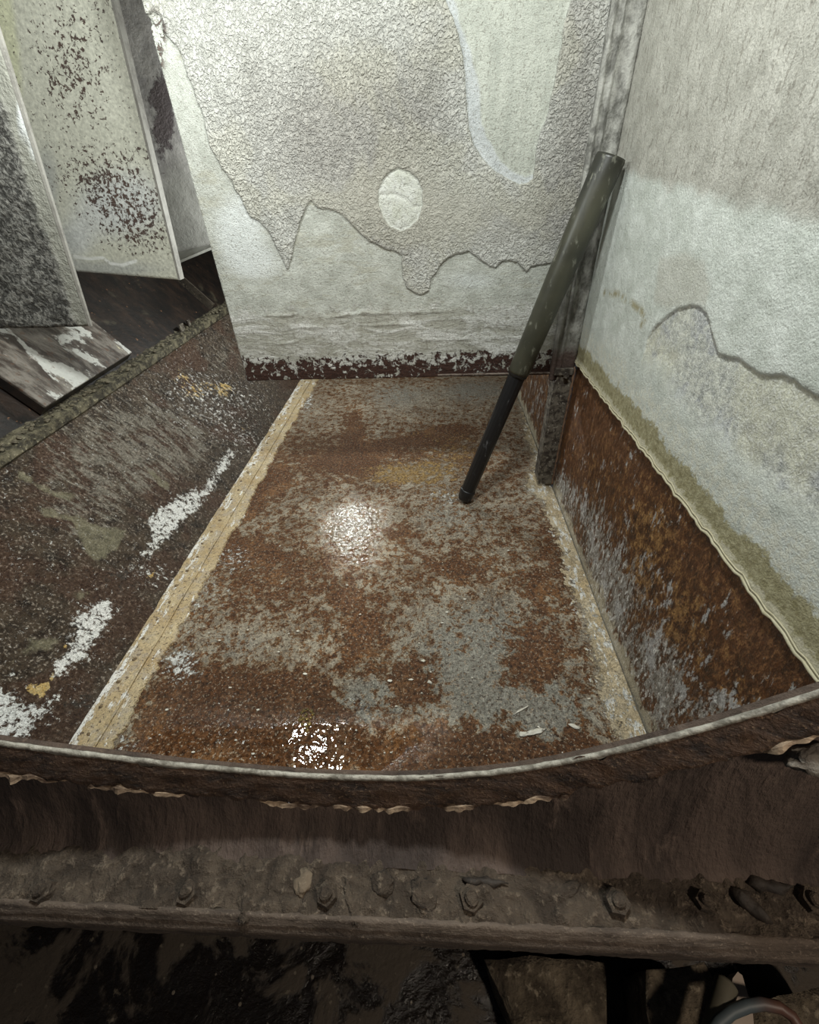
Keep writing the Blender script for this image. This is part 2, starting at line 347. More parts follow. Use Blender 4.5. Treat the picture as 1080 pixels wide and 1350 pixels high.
# ---- back wall: a hanging plate with peeling textured coating
def mat_back():
    m = M('peeling_textured_coating', rough=.62, spec=.4)
    z = m.sep(2)
    n1 = m.cn(3, 5, .55, .5); n2 = m.cn(14, 10, .68, .2); n3 = m.noise(88, 3, .5, .9); n4 = m.cn(230, 5, .6); nh = m.cn(13, 10, .72, .5, (.42, 1, 1.4)); nv = m.cn(14, 6, .6, .1, (1.6, 1, .3)); n5 = m.cn(50, 8, .66)
    coat = m.ss(m.attr('coat'), -.001, .002)
    cc = m.mix(n2, (.475, .475, .435), (.64, .64, .595)); cc = m.mix(m.mul(m.ss(n3, .50, .34), .22), cc, (.33, .325, .29)); cc = m.mix(m.mul(m.attr('stain'), .85), cc, m.mix(n5, (.25, .24, .22), (.42, .405, .37)))
    cc = m.mix(m.mul(m.ss(n1, .55, .9), .3), cc, (.50, .48, .37))
    ec = m.mix(n2, (.39, .40, .355), (.55, .565, .515)); ec = m.mix(m.mul(m.ss(nh, .55, .9), .5), ec, (.37, .355, .275)); ec = m.mix(m.mul(m.ss(n5, .6, .95), .35), ec, (.36, .355, .32))
    ec = m.mix(m.mul(m.ss(m.attr('white'), .2, .8), .75), ec, (.68, .71, .70))
    low = m.ss(m.add(z, m.math('MULTIPLY_ADD', n2, .08, -.04)), 1.03, .97)
    lc = m.mix(m.ss(nh, .25, .6), (.41, .405, .35), (.58, .58, .54)); lc = m.mix(m.mul(m.ss(nh, .66, .80), m.ss(n5, .3, .6)), lc, (.78, .78, .75)); lc = m.mix(m.mul(m.ss(n5, .58, .85), .55), lc, (.26, .245, .20))
    ec = m.mix(low, ec, lc)
    tg = m.ss(m.attr('tongue'), -.001, .003); ec = m.mix(tg, ec, m.mix(n2, (.42, .44, .44), (.56, .58, .58)))
    ti = m.amask('tongue_in', 8, .05, .006); ec = m.mix(ti, ec, m.mix(nv, (.41, .425, .375), (.51, .525, .465)))
    ec = m.mix(m.ss(m.attr('spot'), -.001, .003), ec, m.mix(n2, (.66, .67, .63), (.50, .51, .44)))
    ec = m.mix(m.mul(m.ss(m.cn(120, 3), .80, .9), .6), ec, (.22, .21, .175))
    col = m.mix(coat, ec, cc)
    zz = m.math('SUBTRACT', z, ZB)
    rv = m.add(m.cn(30, 10, .74, .4), m.mul(m.ss(zz, .19, .0), .62), m.math('MULTIPLY_ADD', n2, .3, -.15)); rv = m.math('SUBTRACT', rv, m.ss(zz, .11, .17, 0, .6))
    rm = m.ss(rv, .76, .82)
    pk = m.mul(m.ss(m.attr('pocked'), .2, .8), m.ss(n5, .55, .66)); rm = m.math('MAXIMUM', rm, m.mul(pk, .85))
    col = m.mix(rm, col, m.mix(n4, (.016, .008, .006), (.080, .032, .020)))
    pop = m.mul(m.mul(m.ss(n3, .34, .62), coat), m.attr('popcorn'))
    hgt = m.add(m.mul(pop, 1.0), m.mul(n4, .16), m.mul(m.mul(low, nh), .55), m.mul(rm, -.4), m.mul(n5, .22))
    return m.out(m.grain(col, 260, .90, 1.10), m.fmix(rm, .6, .75), m.bump(hgt, .9, .010))
b = Surf((0, YB, 0), (1, 0, 0), (0, 0, 1), XB, XR - .004, ZB, 2.9, .0048)
wob = .022 * fbm(b.u * 22, b.v * 22, 4, 1)
coat_px = [(188, 22), (204, 17), (214, 24), (217, 42), (229, 55), (236, 64), (247, 95), (258, 128), (266, 145), (271, 168), (275, 190), (285, 207), (306, 241), (318, 262), (329, 285), (343, 292), (352, 303), (362, 318), (371, 338), (380, 356), (386, 333), (396, 296), (404, 275), (411, 265), (420, 273), (433, 275), (450, 282), (460, 292), (472, 303), (487, 318), (497, 322), (508, 329), (520, 332), (529, 338), (530, 361), (536, 380), (545, 386), (555, 389), (566, 384), (570, 364), (580, 350), (592, 339), (603, 334), (617, 332), (625, 336), (633, 343), (645, 350), (654, 352), (662, 343), (672, 344), (682, 346), (694, 359), (700, 351), (712, 348), (733, 347), (760, 345), (860, 340), (960, -260), (60, -260)]
tongue_px = [(560, -120), (587, 0), (597, 25), (605, 50), (611, 80), (614, 105), (615, 140), (618, 170), (624, 192), (634, 208), (655, 226), (670, 236), (684, 243), (696, 241), (703, 236), (704, 215), (706, 194), (713, 170), (722, 150), (728, 120), (734, 94), (744, 33), (753, 0), (775, -120)]
tongue_in_px = [(575, -120), (599, 0), (613, 44), (627, 100), (633, 150), (638, 178), (655, 206), (676, 226), (695, 232), (712, 225), (720, 190), (735, 150), (748, 94), (758, 33), (768, 0), (790, -120)]
spot_px = [(499, 250), (505, 236), (515, 226), (525, 221), (540, 226), (551, 236), (557, 250), (557, 272), (551, 289), (540, 300), (528, 305), (514, 298), (505, 286), (500, 270)]
cs = b.poly(coat_px) + wob * .7; tg = b.poly(tongue_px) + wob * .5; ti = b.poly(tongue_in_px); sp = b.poly(spot_px) + wob * .25
coat = np.minimum(np.minimum(cs, -tg), -sp)
b.att['coat'] = coat; b.att['tongue'] = tg; b.att['tongue_in'] = ti; b.att['spot'] = sp
b.att['stain'] = np.clip(b.blobs([(440, 150, 95, 70, .9), (400, 220, 60, 60, .5), (480, 240, 60, 60, .6), (620, 290, 150, 45, .75), (500, 320, 60, 40, .6), (740, 260, 40, 90, .7), (330, 110, 30, 60, .3), (560, 200, 60, 80, .5), (765, 100, 32, 170, .9), (570, 60, 30, 80, .35), (540, 130, 60, 60, .4)]), 0, 1)
b.att['white'] = np.clip(b.blobs([(315, 300, 35, 45, 1), (340, 350, 40, 25, .7), (450, 340, 60, 20, .3), (620, 370, 50, 18, .6)]), 0, 1)
b.att['pocked'] = np.clip(b.blobs([(205, 80, 14, 70, 1), (212, 40, 12, 14, .6)]), 0, 1)
b.att['popcorn'] = np.clip(1.05 - .75 * b.blobs([(480, 250, 120, 45, .8), (640, 290, 140, 50, .9), (440, 160, 60, 40, .3)]), .15, 1)
crack = b.band([(502, 257), (520, 256), (535, 262), (545, 272), (556, 273)])
ridges = .006 * np.exp(-((b.v - .985 - .02 * fbm(b.u * 6, b.u * 0, 3, 3)) / .008) ** 2) + .005 * np.exp(-((b.v - .93 - .03 * fbm(b.u * 5, b.u * 0 + 3, 4, 6)) / .007) ** 2) + .004 * np.exp(-((b.v - .86 - .02 * fbm(b.u * 7, b.u * 0 + 9, 4, 9)) / .006) ** 2)
b.h = .0075 * sstep(-.0025, .0025, coat) - .004 * sstep(-.01, .01, np.minimum(ti, tg)) + .004 * sstep(.0, .02, sp) - .004 * np.exp(-(crack / .006) ** 2) * (sp > 0) + ridges * (coat < 0) * sstep(-.12, .2, fbm(b.u * 7, b.v * 22, 3, 77)) + .006 * fbm(b.u * 3, b.v * 3, 3, 3) + .004 * fbm(b.u * 18, b.v * 18, 3, 4) * (coat < 0) + .005 * fbm(b.u * 60, b.v * 60, 2, 7) * sstep(0, .02, coat) * b.att['popcorn']
hook = b.poly([(192, 22), (203, 16), (214, 22), (208, 30), (200, 32), (197, 40)]); b.h -= .018 * sstep(-.002, .004, hook)
wall_back = b.build('wall_back', mat_back(), thick=.012); tag(wall_back, kind='structure')

# ---- right wall: pale coated upper sheet, weld bead, rusty lower panel
def mat_right():
    m = M('pale_wall_coating', rough=.6, spec=.4)
    n1 = m.cn(3, 5, .55, .4); n2 = m.cn(13, 10, .68); n3 = m.cn(130, 5, .6, .4); n4 = m.cn(260, 4, .6); n5 = m.cn(48, 8, .68); pt = m.cn(75, 6, .66, 0, (1, 1, .45))
    z = m.sep(2); zl = m.math('SUBTRACT', z, .74)
    up = m.mix(n2, (.34, .332, .29), (.465, .455, .405)); up = m.mix(m.mul(m.ss(pt, .72, .90), .65), up, (.20, .185, .155)); up = m.mix(m.mul(m.ss(n5, .5, .9), .3), up, (.33, .315, .27))
    lo = m.mix(n2, (.50, .53, .48), (.65, .68, .635)); lo = m.mix(m.mul(m.ss(n3, .6, .95), .35), lo, (.38, .405, .37))
    col = m.mix(m.amask('tide', 12, .07, .02), up, lo)
    col = m.mix(m.mul(m.ss(m.attr('patch'), -.012, .014), .5), col, (.45, .43, .365))
    pe = m.mix(n5, (.32, .33, .31), (.66, .67, .59)); pe = m.mix(m.mul(m.ss(n2, .55, .85), .6), pe, m.mix(n3, (.24, .25, .28), (.46, .47, .49))); pe = m.mix(m.mul(m.ss(n1, .45, .8), .45), pe, (.58, .565, .42)); pe = m.mix(m.mul(m.ss(n3, .55, .85), .4), pe, (.72, .73, .70))
    col = m.mix(m.mul(m.ss(m.attr('peel'), -.002, .003), m.attr('fade')), col, pe)
    col = m.mix(m.mul(m.ss(m.attr('streak'), .022, .0), m.ss(n2, .2, .7)), col, (.33, .30, .19))
    wh = m.ss(m.add(zl, m.mul(n2, -.07)), .17, .11); col = m.mix(m.mul(m.mul(wh, m.ss(n5, .2, .7)), .8), col, (.62, .62, .53))
    oc = m.ss(m.add(zl, m.math('MULTIPLY_ADD', n2, -.035, .012), m.mul(n5, -.02)), .082, .064); col = m.mix(oc, col, m.mix(n5, (.24, .215, .115), (.42, .39, .25)))
    lc = m.ss(m.add(zl, m.mul(n5, -.02)), .020, .008); col = m.mix(lc, col, (.46, .43, .32))
    hgt = m.add(m.mul(n3, .5), m.mul(n4, .2), m.mul(n5, .30), m.mul(pt, -.3))
    return m.out(m.grain(col, 240, .88, 1.12), .6, m.bump(hgt, .40, .005))
r = Surf((XR, 0, 0), (0, -1, 0), (0, 0, 1), -YB - .05, -.26, .74, 2.7, .0052)
wob = .02 * fbm(r.u * 20, r.v * 20, 4, 11)
peel = r.poly([(846, 470), (852, 448), (858, 437), (866, 427), (875, 419), (890, 408), (908, 403), (921, 405), (931, 414), (938, 440), (946, 464), (958, 470), (972, 472), (984, 482), (1000, 493), (1018, 495), (1035, 494), (1046, 501), (1059, 511), (1072, 521), (1086, 528), (1130, 560), (1180, 640), (1180, 900), (1080, 800), (960, 640), (880, 560), (840, 500)]) + wob * .5
r.att['peel'] = peel
r.att['tide'] = r.poly([(800, 232), (820, 231), (837, 230), (860, 240), (885, 246), (911, 248), (940, 258), (964, 268), (1000, 274), (1035, 283), (1080, 299), (1200, 330), (1500, 430), (1700, 500), (1700, 1400), (740, 520)])
r.att['patch'] = r.poly([(868, 340), (905, 330), (930, 345), (935, 380), (930, 403), (908, 400), (880, 408), (862, 400)]) + wob
r.att['streak'] = r.band([(797, 386), (815, 388), (830, 398), (846, 410), (852, 420), (846, 428)])
peelh = np.where(r.u > r.uv(852, 448)[0], 1, 0)
r.att['fade'] = sstep(0.03, .12, r.v - .90 + .10 * fbm(r.u * 8, r.v * 8, 3, 17))
r.h = -.006 * sstep(-.0025, .0025, peel) * r.att['fade'] + .006 * fbm(r.u * 2.5, r.v * 2.5, 3, 13) + .003 * fbm(r.u * 30, r.v * 30, 3, 14) + .004 * np.exp(-((r.v - .745) / .015) ** 2)
wall_right = r.build('wall_right', mat_right()); tag(wall_right, kind='structure')
# far stretch of the same wall behind the hanging plate
def mat_panel():
    m = M('rusty_lower_panel', spec=.4)
    z = m.sep(2)
    n2 = m.cn(22, 12, .74, .3); n3 = m.cn(100, 8, .66, 0, (1, 1, .5)); n4 = m.cn(13, 10, .74, .3, (1, 1, .6)); ns = m.cn(62, 10, .7, 0, (1, 1, .4)); n1 = m.cn(4, 5, .6)
    col = m.mix(n2, (.024, .010, .005), (.15, .058, .019)); col = m.mix(m.mul(m.ss(n3, .55, .95), .75), col, (.26, .125, .05))
    om = m.mul(m.ss(m.add(m.mul(n2, .7), m.mul(ns, .3), m.mul(m.attr('orange'), .32)), .68, .96), .85); col = m.mix(om, col, m.mix(n3, (.15, .062, .017), (.44, .26, .10)))
    col = m.mix(m.mul(m.attr('brown'), .65), col, m.mix(ns, (.06, .028, .016), (.28, .14, .075)))
    gv = m.add(m.mul(ns, .5), m.mul(n4, .4), m.mul(m.attr('flake'), .34)); gm = m.ss(gv, .68, .78)
    gc = m.mix(n3, (.13, .112, .09), (.42, .395, .355)); gc = m.mix(m.mul(m.ss(n4, .6, .9), .7), gc, (.55, .55, .55)); col = m.mix(m.mul(gm, .92), col, gc)
    low = m.ss(m.add(z, m.mul(n4, -.09), m.mul(ns, -.03)), .012, -.02); col = m.mix(low, col, m.mix(n2, (.34, .29, .20), (.60, .54, .42)))
    col = m.mix(m.mul(m.ss(m.attr('flake'), .2, .9), m.ss(m.cn(52, 10, .75, 0, (1, 1, .5)), .72, .80)), col, (.72, .71, .68))
    return m.out(m.grain(col, 220, .6, 1.4), m.fmix(n2, .28, .55), m.bump(m.add(n3, m.mul(gm, .7), m.mul(n2, .6)), .55, .005))
MPAN = mat_panel()
p = Surf((XR + .006, 0, 0), (0, -1, 0), (0, 0, 1), -YB + .03, -.26, -.02, .742, .011)
p.att['flake'] = np.clip(p.blobs([(745, 660, 20, 30, .9), (780, 720, 28, 60, 1), (815, 800, 30, 60, .9), (850, 880, 35, 60, .9), (880, 940, 30, 40, .6), (925, 945, 20, 20, .5), (800, 760, 30, 40, .6), (945, 925, 14, 14, 1.2), (885, 900, 25, 50, .6), (740, 640, 10, 20, .8)]), 0, 1.2)
p.att['orange'] = np.clip(p.blobs([(850, 760, 40, 70, 1), (900, 830, 35, 60, .8), (800, 620, 60, 50, .5), (970, 920, 40, 30, .8), (860, 690, 40, 30, .7), (980, 770, 25, 25, .5), (1050, 850, 30, 30, .6)]), 0, 1)
p.att['brown'] = np.clip(p.blobs([(780, 560, 40, 60, .9), (840, 600, 50, 50, .6), (930, 740, 60, 50, .35), (1000, 830, 60, 50, .4)]), 0, 1)
p.h = .006 * fbm(p.u * 3, p.v * 3, 3, 21) + .003 * fbm(p.u * 26, p.v * 26, 3, 22)
p.build('rust_panel', MPAN, wall_right)
p2 = Surf((XR + .006, 0, 0), (0, -1, 0), (0, 0, 1), -YEND, -YB - .0, -.02, 2.9, .06)
p2.att['flake'] = 0 * p2.u + .35; p2.att['orange'] = 0 * p2.u + .3; p2.att['brown'] = 0 * p2.u + .2
p2.build('far_panel', MPAN, wall_right)
mb = M('ochre_weld_bead', rough=.6); nb = mb.noise(40, 6, .6); mbead = mb.out(mb.mix(nb, (.30, .26, .14), (.60, .56, .42)), None, mb.bump(nb, .6, .006))
for (zz, rr) in ((.743, .004), (.752, .002)):
    bm = bmesh.new(); tube_bm(bm, [(XR - .006 + .002 * math.sin(i * 1.7), .27 + i * .0195, zz + .003 * math.sin(i * .9) + .002 * math.sin(i * 2.3)) for i in range(100)], [rr * (1 + .25 * math.sin(i * 2.9)) for i in range(100)], 7)
    frombm('weld_bead', bm, mbead, wall_right, True)
bm = bmesh.new(); tube_bm(bm, [(XR - .004 + .0015 * math.sin(i * 2.1), YB - .04, .02 + i * .0185) for i in range(39)], [.006 * (1 + .25 * math.sin(i * 2.9)) for i in range(39)], 7)
frombm('weld_bead', bm, rusty('brown_weld', (.09, .05, .03), (.22, .13, .08), (.35, .24, .16), 50), wall_right, True)

# ---- left side: rusty lower slope, ledge and dark upper slope
def mat_slope():
    m = M('stained_slope_plate', spec=.35)
    n1 = m.cn(3.2, 6, .6, .4); n2 = m.cn(18, 12, .75, .3); n3 = m.cn(85, 8, .68); nd = m.cn(26, 10, .72, .2, (.4, 1.3, .4)); nb = m.cn(40, 10, .74)
    col = m.mix(n2, (.011, .007, .005), (.090, .064, .042)); col = m.mix(m.mul(m.ss(n3, .66, .98), .75), col, (.36, .31, .25))
    col = m.mix(m.mul(m.ss(n1, .45, .8), .55), col, m.mix(n3, (.035, .015, .010), (.12, .062, .036)))
    gm = m.ss(m.add(m.mul(nd, .7), m.mul(m.attr('grey'), .6)), .78, 1.05); col = m.mix(m.mul(gm, .8), col, m.mix(n3, (.12, .107, .083), (.34, .31, .255)))
    col = m.mix(m.mul(m.ss(m.add(m.mul(n2, .35), m.mul(m.attr('olive'), .6)), .45, .75), .75), col, m.mix(nb, (.13, .12, .075), (.30, .275, .185)))
    dk = m.ss(m.add(m.mul(n2, .6), m.mul(m.attr('black'), .55)), .75, .9); col = m.mix(m.mul(dk, .85), col, m.mix(n3, (.016, .014, .012), (.07, .06, .05)))
    ol = m.ss(m.add(m.mul(m.cn(30, 10, .72), .6), m.mul(m.attr('tan'), .8)), .74, .80); col = m.mix(ol, col, m.mix(nb, (.50, .31, .08), (.66, .53, .28)))
    wm = m.ss(m.add(m.mul(m.cn(46, 12, .80, .3), 1.1), m.mul(m.attr('white'), .45)), .80, .86); col = m.mix(wm, col, (.86, .86, .83))
    return m.out(m.grain(col, 210, .62, 1.38), m.fmix(n3, .22, .5), m.bump(m.add(n3, m.mul(wm, .8), m.mul(ol, .6), m.mul(n2, .6)), .65, .006))
s1 = Surf((XS, 0, 0), (0, 1, 0), V1, .3, YEND, -.01, L1, .0115)
s1.att['white'] = s1.patches([[(-60, 900), (0, 902), (22, 905), (31, 921), (59, 927), (75, 911), (84, 918), (62, 940), (47, 968), (31, 980), (0, 985), (-60, 995)],
    [(94, 811), (103, 803), (119, 796), (138, 783), (159, 799), (147, 821), (138, 839), (122, 858), (122, 871), (94, 883), (78, 896), (67, 889), (66, 870), (84, 861), (91, 843)],
    [(191, 689), (206, 667), (238, 652), (266, 639), (281, 617), (300, 589), (313, 599), (294, 627), (275, 658), (250, 683), (219, 714), (194, 736), (184, 730), (200, 705)]], .035, .022, 18, 111)
s1.att['white'] = np.maximum(s1.att['white'], np.clip(s1.blobs([(195, 752, 28, 16, .75), (262, 515, 50, 32, .58), (330, 530, 30, 25, .45), (325, 580, 20, 25, .5), (285, 560, 40, 30, .42)]), 0, 1) - .45)
s1.att['tan'] = s1.patches([[(6, 899), (59, 899), (66, 880), (78, 886), (70, 908), (59, 927), (31, 921), (22, 905)], [(83, 843), (97, 849), (91, 863), (80, 866)], [(188, 764), (203, 749), (216, 730), (219, 743), (203, 764)]], .025, .02, 20, 112)
s1.att['tan'] = np.maximum(s1.att['tan'], np.clip(s1.blobs([(255, 515, 30, 22, .8), (300, 512, 22, 18, .8), (325, 565, 14, 18, .7), (235, 490, 16, 16, .6)]), 0, 1) - .3)
s1.att['grey'] = np.clip(s1.blobs([(190, 560, 90, 60, .9), (150, 620, 80, 60, .7), (240, 590, 60, 40, .6), (300, 470, 40, 30, .8), (130, 680, 60, 50, .5), (60, 700, 50, 50, .2)]), 0, 1)
s1.att['olive'] = s1.patches([[(16, 614), (34, 621), (63, 639), (103, 649), (106, 671), (69, 664), (44, 649), (19, 633)], [(188, 610), (231, 639), (225, 653), (203, 639)], [(34, 658), (106, 674), (178, 699), (163, 721), (131, 749), (100, 724), (88, 696), (47, 680)], [(31, 830), (81, 839), (72, 861), (13, 877)], [(90, 780), (132, 765), (135, 785), (100, 800)], [(170, 630), (190, 650), (180, 655), (165, 645)]], .04, .03, 12, 113)
s1.att['black'] = np.clip(s1.blobs([(165, 760, 40, 40, .8), (100, 940, 50, 40, .8), (240, 640, 30, 30, .4), (330, 560, 40, 30, .9), (180, 470, 30, 30, .5), (30, 780, 60, 50, .6), (110, 680, 60, 30, .5), (290, 610, 30, 40, .7), (160, 860, 40, 60, .6)]), 0, 1)
s1.h = .010 * fbm(s1.u * 2, s1.v * 2, 3, 31) + .003 * fbm(s1.u * 24, s1.v * 24, 3, 32)
wall_left = s1.build('wall_left', mat_slope()); tag(wall_left, kind='structure')
m = M('dark_upper_slope', rough=.5); na = m.noise(8, 8, .66, .4, (.5, 1.3, 1)); nb = m.noise(30, 6, .6); nc = m.noise(4, 5, .6, .5)
col = m.mix(m.ss(na, .4, .7), (.008, .006, .005), (.030, .018, .012)); col = m.mix(m.ss(nc, .60, .74), col, (.085, .072, .048)); col = m.mix(m.ss(nb, .66, .72), col, (.2, .1, .05))
mdark = m.out(col, None, m.bump(m.add(na, nb), .5, .006))
s2 = Surf(E1 + np.array([-.03, 0, .008]), (0, 1, 0), V2, .3, YEND, 0, 1.7, .03); s2.h = .012 * fbm(s2.u * 3, s2.v * 3, 3, 33)
s2.build('upper_slope', mdark, wall_left)
ml = M('grimy_ledge', rough=.7); na = ml.noise(18, 8, .68, .3); nb = ml.noise(60, 5, .6)
mledge = ml.out(ml.mix(ml.ss(nb, .58, .68), ml.mix(ml.ss(na, .42, .64), (.032, .027, .017), (.17, .15, .095)), (.30, .27, .18)), None, ml.bump(ml.add(na, nb), .8, .010))
bm = bmesh.new(); rows = []
for i in range(300):
    y = .3 + i * .0197; e = [.010 * mnoise.noise(Vector((y * 9, k * 3.1, 0))) + .006 * mnoise.noise(Vector((y * 31, k * 5.1, 2))) for k in range(6)]
    pr = [(.012, -.035), (.032, -.012), (.030, .026), (-.02, .034), (-.075, .040), (-.09, .0)]
    rows.append([bm.verts.new((E1[0] + a + e[k] * .6, y, E1[2] + c + e[k])) for k, (a, c) in enumerate(pr)])
for q0, q1 in zip(rows[:-1], rows[1:]):
    for k in range(5): bm.faces.new((q0[k], q0[k + 1], q1[k + 1], q1[k]))
frombm('ledge', bm, mledge, wall_left)

# ---- tank shell beyond what the frame shows
mshell = M('tank_shell_coating', rough=.7); ns = mshell.noise(4, 6, .6); MSH = mshell.out(mshell.mix(ns, (.10, .09, .08), (.22, .21, .19)), None, mshell.bump(ns, .3, .01))
def slab(name, lo, hi, mat, kind='structure'):
    bm = bmesh.new(); c = [(a + b_) / 2 for a, b_ in zip(lo, hi)]; box_bm(bm, c, *[b_ - a for a, b_ in zip(lo, hi)]); o = frombm(name, bm, mat); tag(o, kind=kind); return o
slab('wall_far', (-3.7, YEND, -.05), (XR + .1, YEND + .05, 4.6), MSH)
slab('wall_left_outer', (-3.75, .26, 0.6), (-3.7, YEND, 4.6), MSH)
slab('ceiling', (-3.75, .24, 4.6), (XR + .1, YEND + .05, 4.65), MSH)
slab('wall_right_upper', (XR + .02, .26, 2.88), (XR + .1, YEND, 4.6), MSH)

# ---- corner strip between hanging plate and right wall, with two ridges, and the post below it
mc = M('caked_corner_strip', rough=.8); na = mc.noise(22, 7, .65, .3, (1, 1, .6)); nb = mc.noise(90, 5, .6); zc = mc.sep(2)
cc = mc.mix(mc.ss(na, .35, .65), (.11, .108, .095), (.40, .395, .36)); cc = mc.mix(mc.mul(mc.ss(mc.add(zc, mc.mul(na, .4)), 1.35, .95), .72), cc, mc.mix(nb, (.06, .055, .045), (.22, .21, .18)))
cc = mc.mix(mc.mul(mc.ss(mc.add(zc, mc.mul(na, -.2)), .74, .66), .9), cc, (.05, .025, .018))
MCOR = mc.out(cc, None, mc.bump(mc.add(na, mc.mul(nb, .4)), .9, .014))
c_ = Surf((0, YB - .024, 0), (1, 0, 0), (0, 0, 1), XR - .118, XR - .003, ZB - .02, 2.9, .006)
ex = c_.u - (XR - .118)
c_.h = .014 * np.exp(-((ex - .012 - .006 * fbm(c_.v * 6, c_.v * 0, 3, 41)) / .008) ** 2) + .012 * np.exp(-((ex - .042 - .006 * fbm(c_.v * 5, c_.v * 0 + 4, 3, 42)) / .007) ** 2) + .008 * fbm(c_.u * 26, c_.v * 18, 3, 43) + .006 * np.exp(-((ex - .1) / .01) ** 2)
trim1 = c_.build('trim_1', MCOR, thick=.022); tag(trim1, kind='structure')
mpost = M('grimy_angle_post', rough=.7); na = mpost.noise(24, 7, .7, .3); nb = mpost.noise(70, 5)
MPOST = mpost.out(mpost.mix(mpost.ss(nb, .58, .7), mpost.mix(mpost.ss(na, .42, .6), (.035, .026, .02), (.16, .14, .11)), (.33, .3, .25)), None, mpost.bump(na, .7, .008))
bm = bmesh.new(); box_bm(bm, (XR - .043, YB - .030, .352), .082, .010, .665, bev=.002); trim2 = frombm('trim_2', bm, MPOST); tag(trim2, kind='structure')
bm = bmesh.new(); box_bm(bm, (XR - .087, YB + .012, .345), .010, .090, .60, bev=.002); frombm('post_flange', bm, MPOST, trim2)
bm = bmesh.new(); box_bm(bm, (XR - .05, YB - .038, .70), .10, .012, .035, bev=.003); frombm('cross_clip', bm, MPOST, trim2)
bm = bmesh.new(); tube_bm(bm, [(XR - .045, YB - .045, .685), (XR - .045, YB - .058, .685)], .014, 6); frombm('bolt', bm, MPOST, trim2)
# thin lip along the lower edge of the hanging plate
bm = bmesh.new(); box_bm(bm, ((.28 + XR) / 2 - .17, YB - .012, ZB + .014), .60, .012, .006, bev=.001); frombm('edge_lip', bm, rusty('lip_paint', (.05, .025, .018), (.2, .16, .13), (.5, .48, .43), 40), wall_back)

# ================================================================== FOREGROUND: wall with the round hatch
YF = .24
rim_px = [(-60, 968), (0, 978), (120, 993), (250, 1008), (400, 1021), (540, 1025), (680, 1014), (800, 991), (940, 955), (1080, 912), (1150, 886)]
rim = [ony(px, py, YF) for px, py in rim_px]
rx = np.array([q[0] for q in rim]); rz = np.array([q[2] for q in rim])
def rimz(x):
    # smooth curve through the sampled edge of the opening
    def ip(q): return rz[0] + (q - rx[0]) * -.18 if q < rx[0] else rz[-1] + (q - rx[-1]) * .75 if q > rx[-1] else np.interp(q, rx, rz)
    return min(1.34, float(np.mean([ip(x + d) for d in np.linspace(-.05, .05, 9)])))
xs = np.linspace(rx[0], rx[-1], 241)
mgr = rusty('brown_grime', (.028, .018, .013), (.075, .050, .036), (.13, .092, .068), 16, .85, .9, .012)
mw = M('worn_bare_edge', rough=.6); nw = mw.noise(60, 6, .65); MWORN = mw.out(mw.mix(mw.ss(nw, .35, .65), (.12, .108, .085), (.36, .34, .29)), None, mw.bump(nw, .7, .006))
# wall with the opening (the part round the lens is outside the frame)
wf = bmesh.new()
hole = [(x, rimz(x) - .012) for x in np.linspace(rx[0], rx[-1], 25)] + [(.62, 1.36), (.64, 1.7), (.55, 2.05), (.3, 2.28), (-.15, 2.36), (-.6, 2.28), (-.86, 2.05), (-.95, 1.6), (-.85, 1.2)]
cx, cz = -.15, 1.6
def outer(x, z):
    dx, dz = x - cx, z - cz; t = min(((1.9 - cx) if dx > 0 else (-3.75 - cx)) / dx if abs(dx) > 1e-6 else 1e9, ((4.6 - cz) if dz > 0 else (-.3 - cz)) / dz if abs(dz) > 1e-6 else 1e9); return cx + dx * t, cz + dz * t
hv = [(wf.verts.new((x, YF + .012, z)), wf.verts.new((outer(x, z)[0], YF + .012, outer(x, z)[1])), wf.verts.new((x, YF, z)), wf.verts.new((outer(x, z)[0], YF, outer(x, z)[1]))) for x, z in hole]
for a, b2 in zip(hv, hv[1:] + hv[:1]):
    wf.faces.new((a[0], b2[0], b2[1], a[1])); wf.faces.new((a[2], a[3], b2[3], b2[2])); wf.faces.new((a[0], a[2], b2[2], b2[0]))
wall_front = frombm('wall_front', wf, mgr); tag(wall_front, kind='structure')
def sweep(name, prof, mat, amp=.004, fr=14, seed=0, parent=None, sub=1, x0=None, x1=None, n=241):
    """prof(x) -> list of (y, z); swept along x with lumpy relief"""
    bm = bmesh.new(); rows = []
    for x in np.linspace(x0 if x0 is not None else rx[0], x1 if x1 is not None else rx[-1], n):
        P = prof(x); Q = []
        for (a, b3), (c, d) in zip(P[:-1], P[1:]):
            for k in range(sub): t = k / sub; Q.append((a + (c - a) * t, b3 + (d - b3) * t))
        Q.append(P[-1]); row = []
        for k, (y, z) in enumerate(Q):
            nn = amp * (mnoise.noise(Vector((x * fr, y * fr * 1.5 + seed, z * fr * 1.5))) + .6 * mnoise.noise(Vector((x * fr * 2.7, y * fr * 3 + seed, z * fr * 3))))
            row.append(bm.verts.new((x, y + nn * .6, z + nn)))
        rows.append(row)
    for q0, q1 in zip(rows[:-1], rows[1:]):
        for k in range(len(q0) - 1): bm.faces.new((q0[k], q0[k + 1], q1[k + 1], q1[k]))
    return frombm(name, bm, mat, parent, True)
# bare top edge of the plate
sweep('rim_edge', lambda x: [(YF + .002, rimz(x) - .03), (YF + .002, rimz(x) - .001), (YF, rimz(x)), (YF - .003, rimz(x) - .001), (YF - .004, rimz(x) - .003), (YF - .004, rimz(x) - .014)], MWORN, .0008, 60, 1, wall_front, x0=-.8, x1=.55)
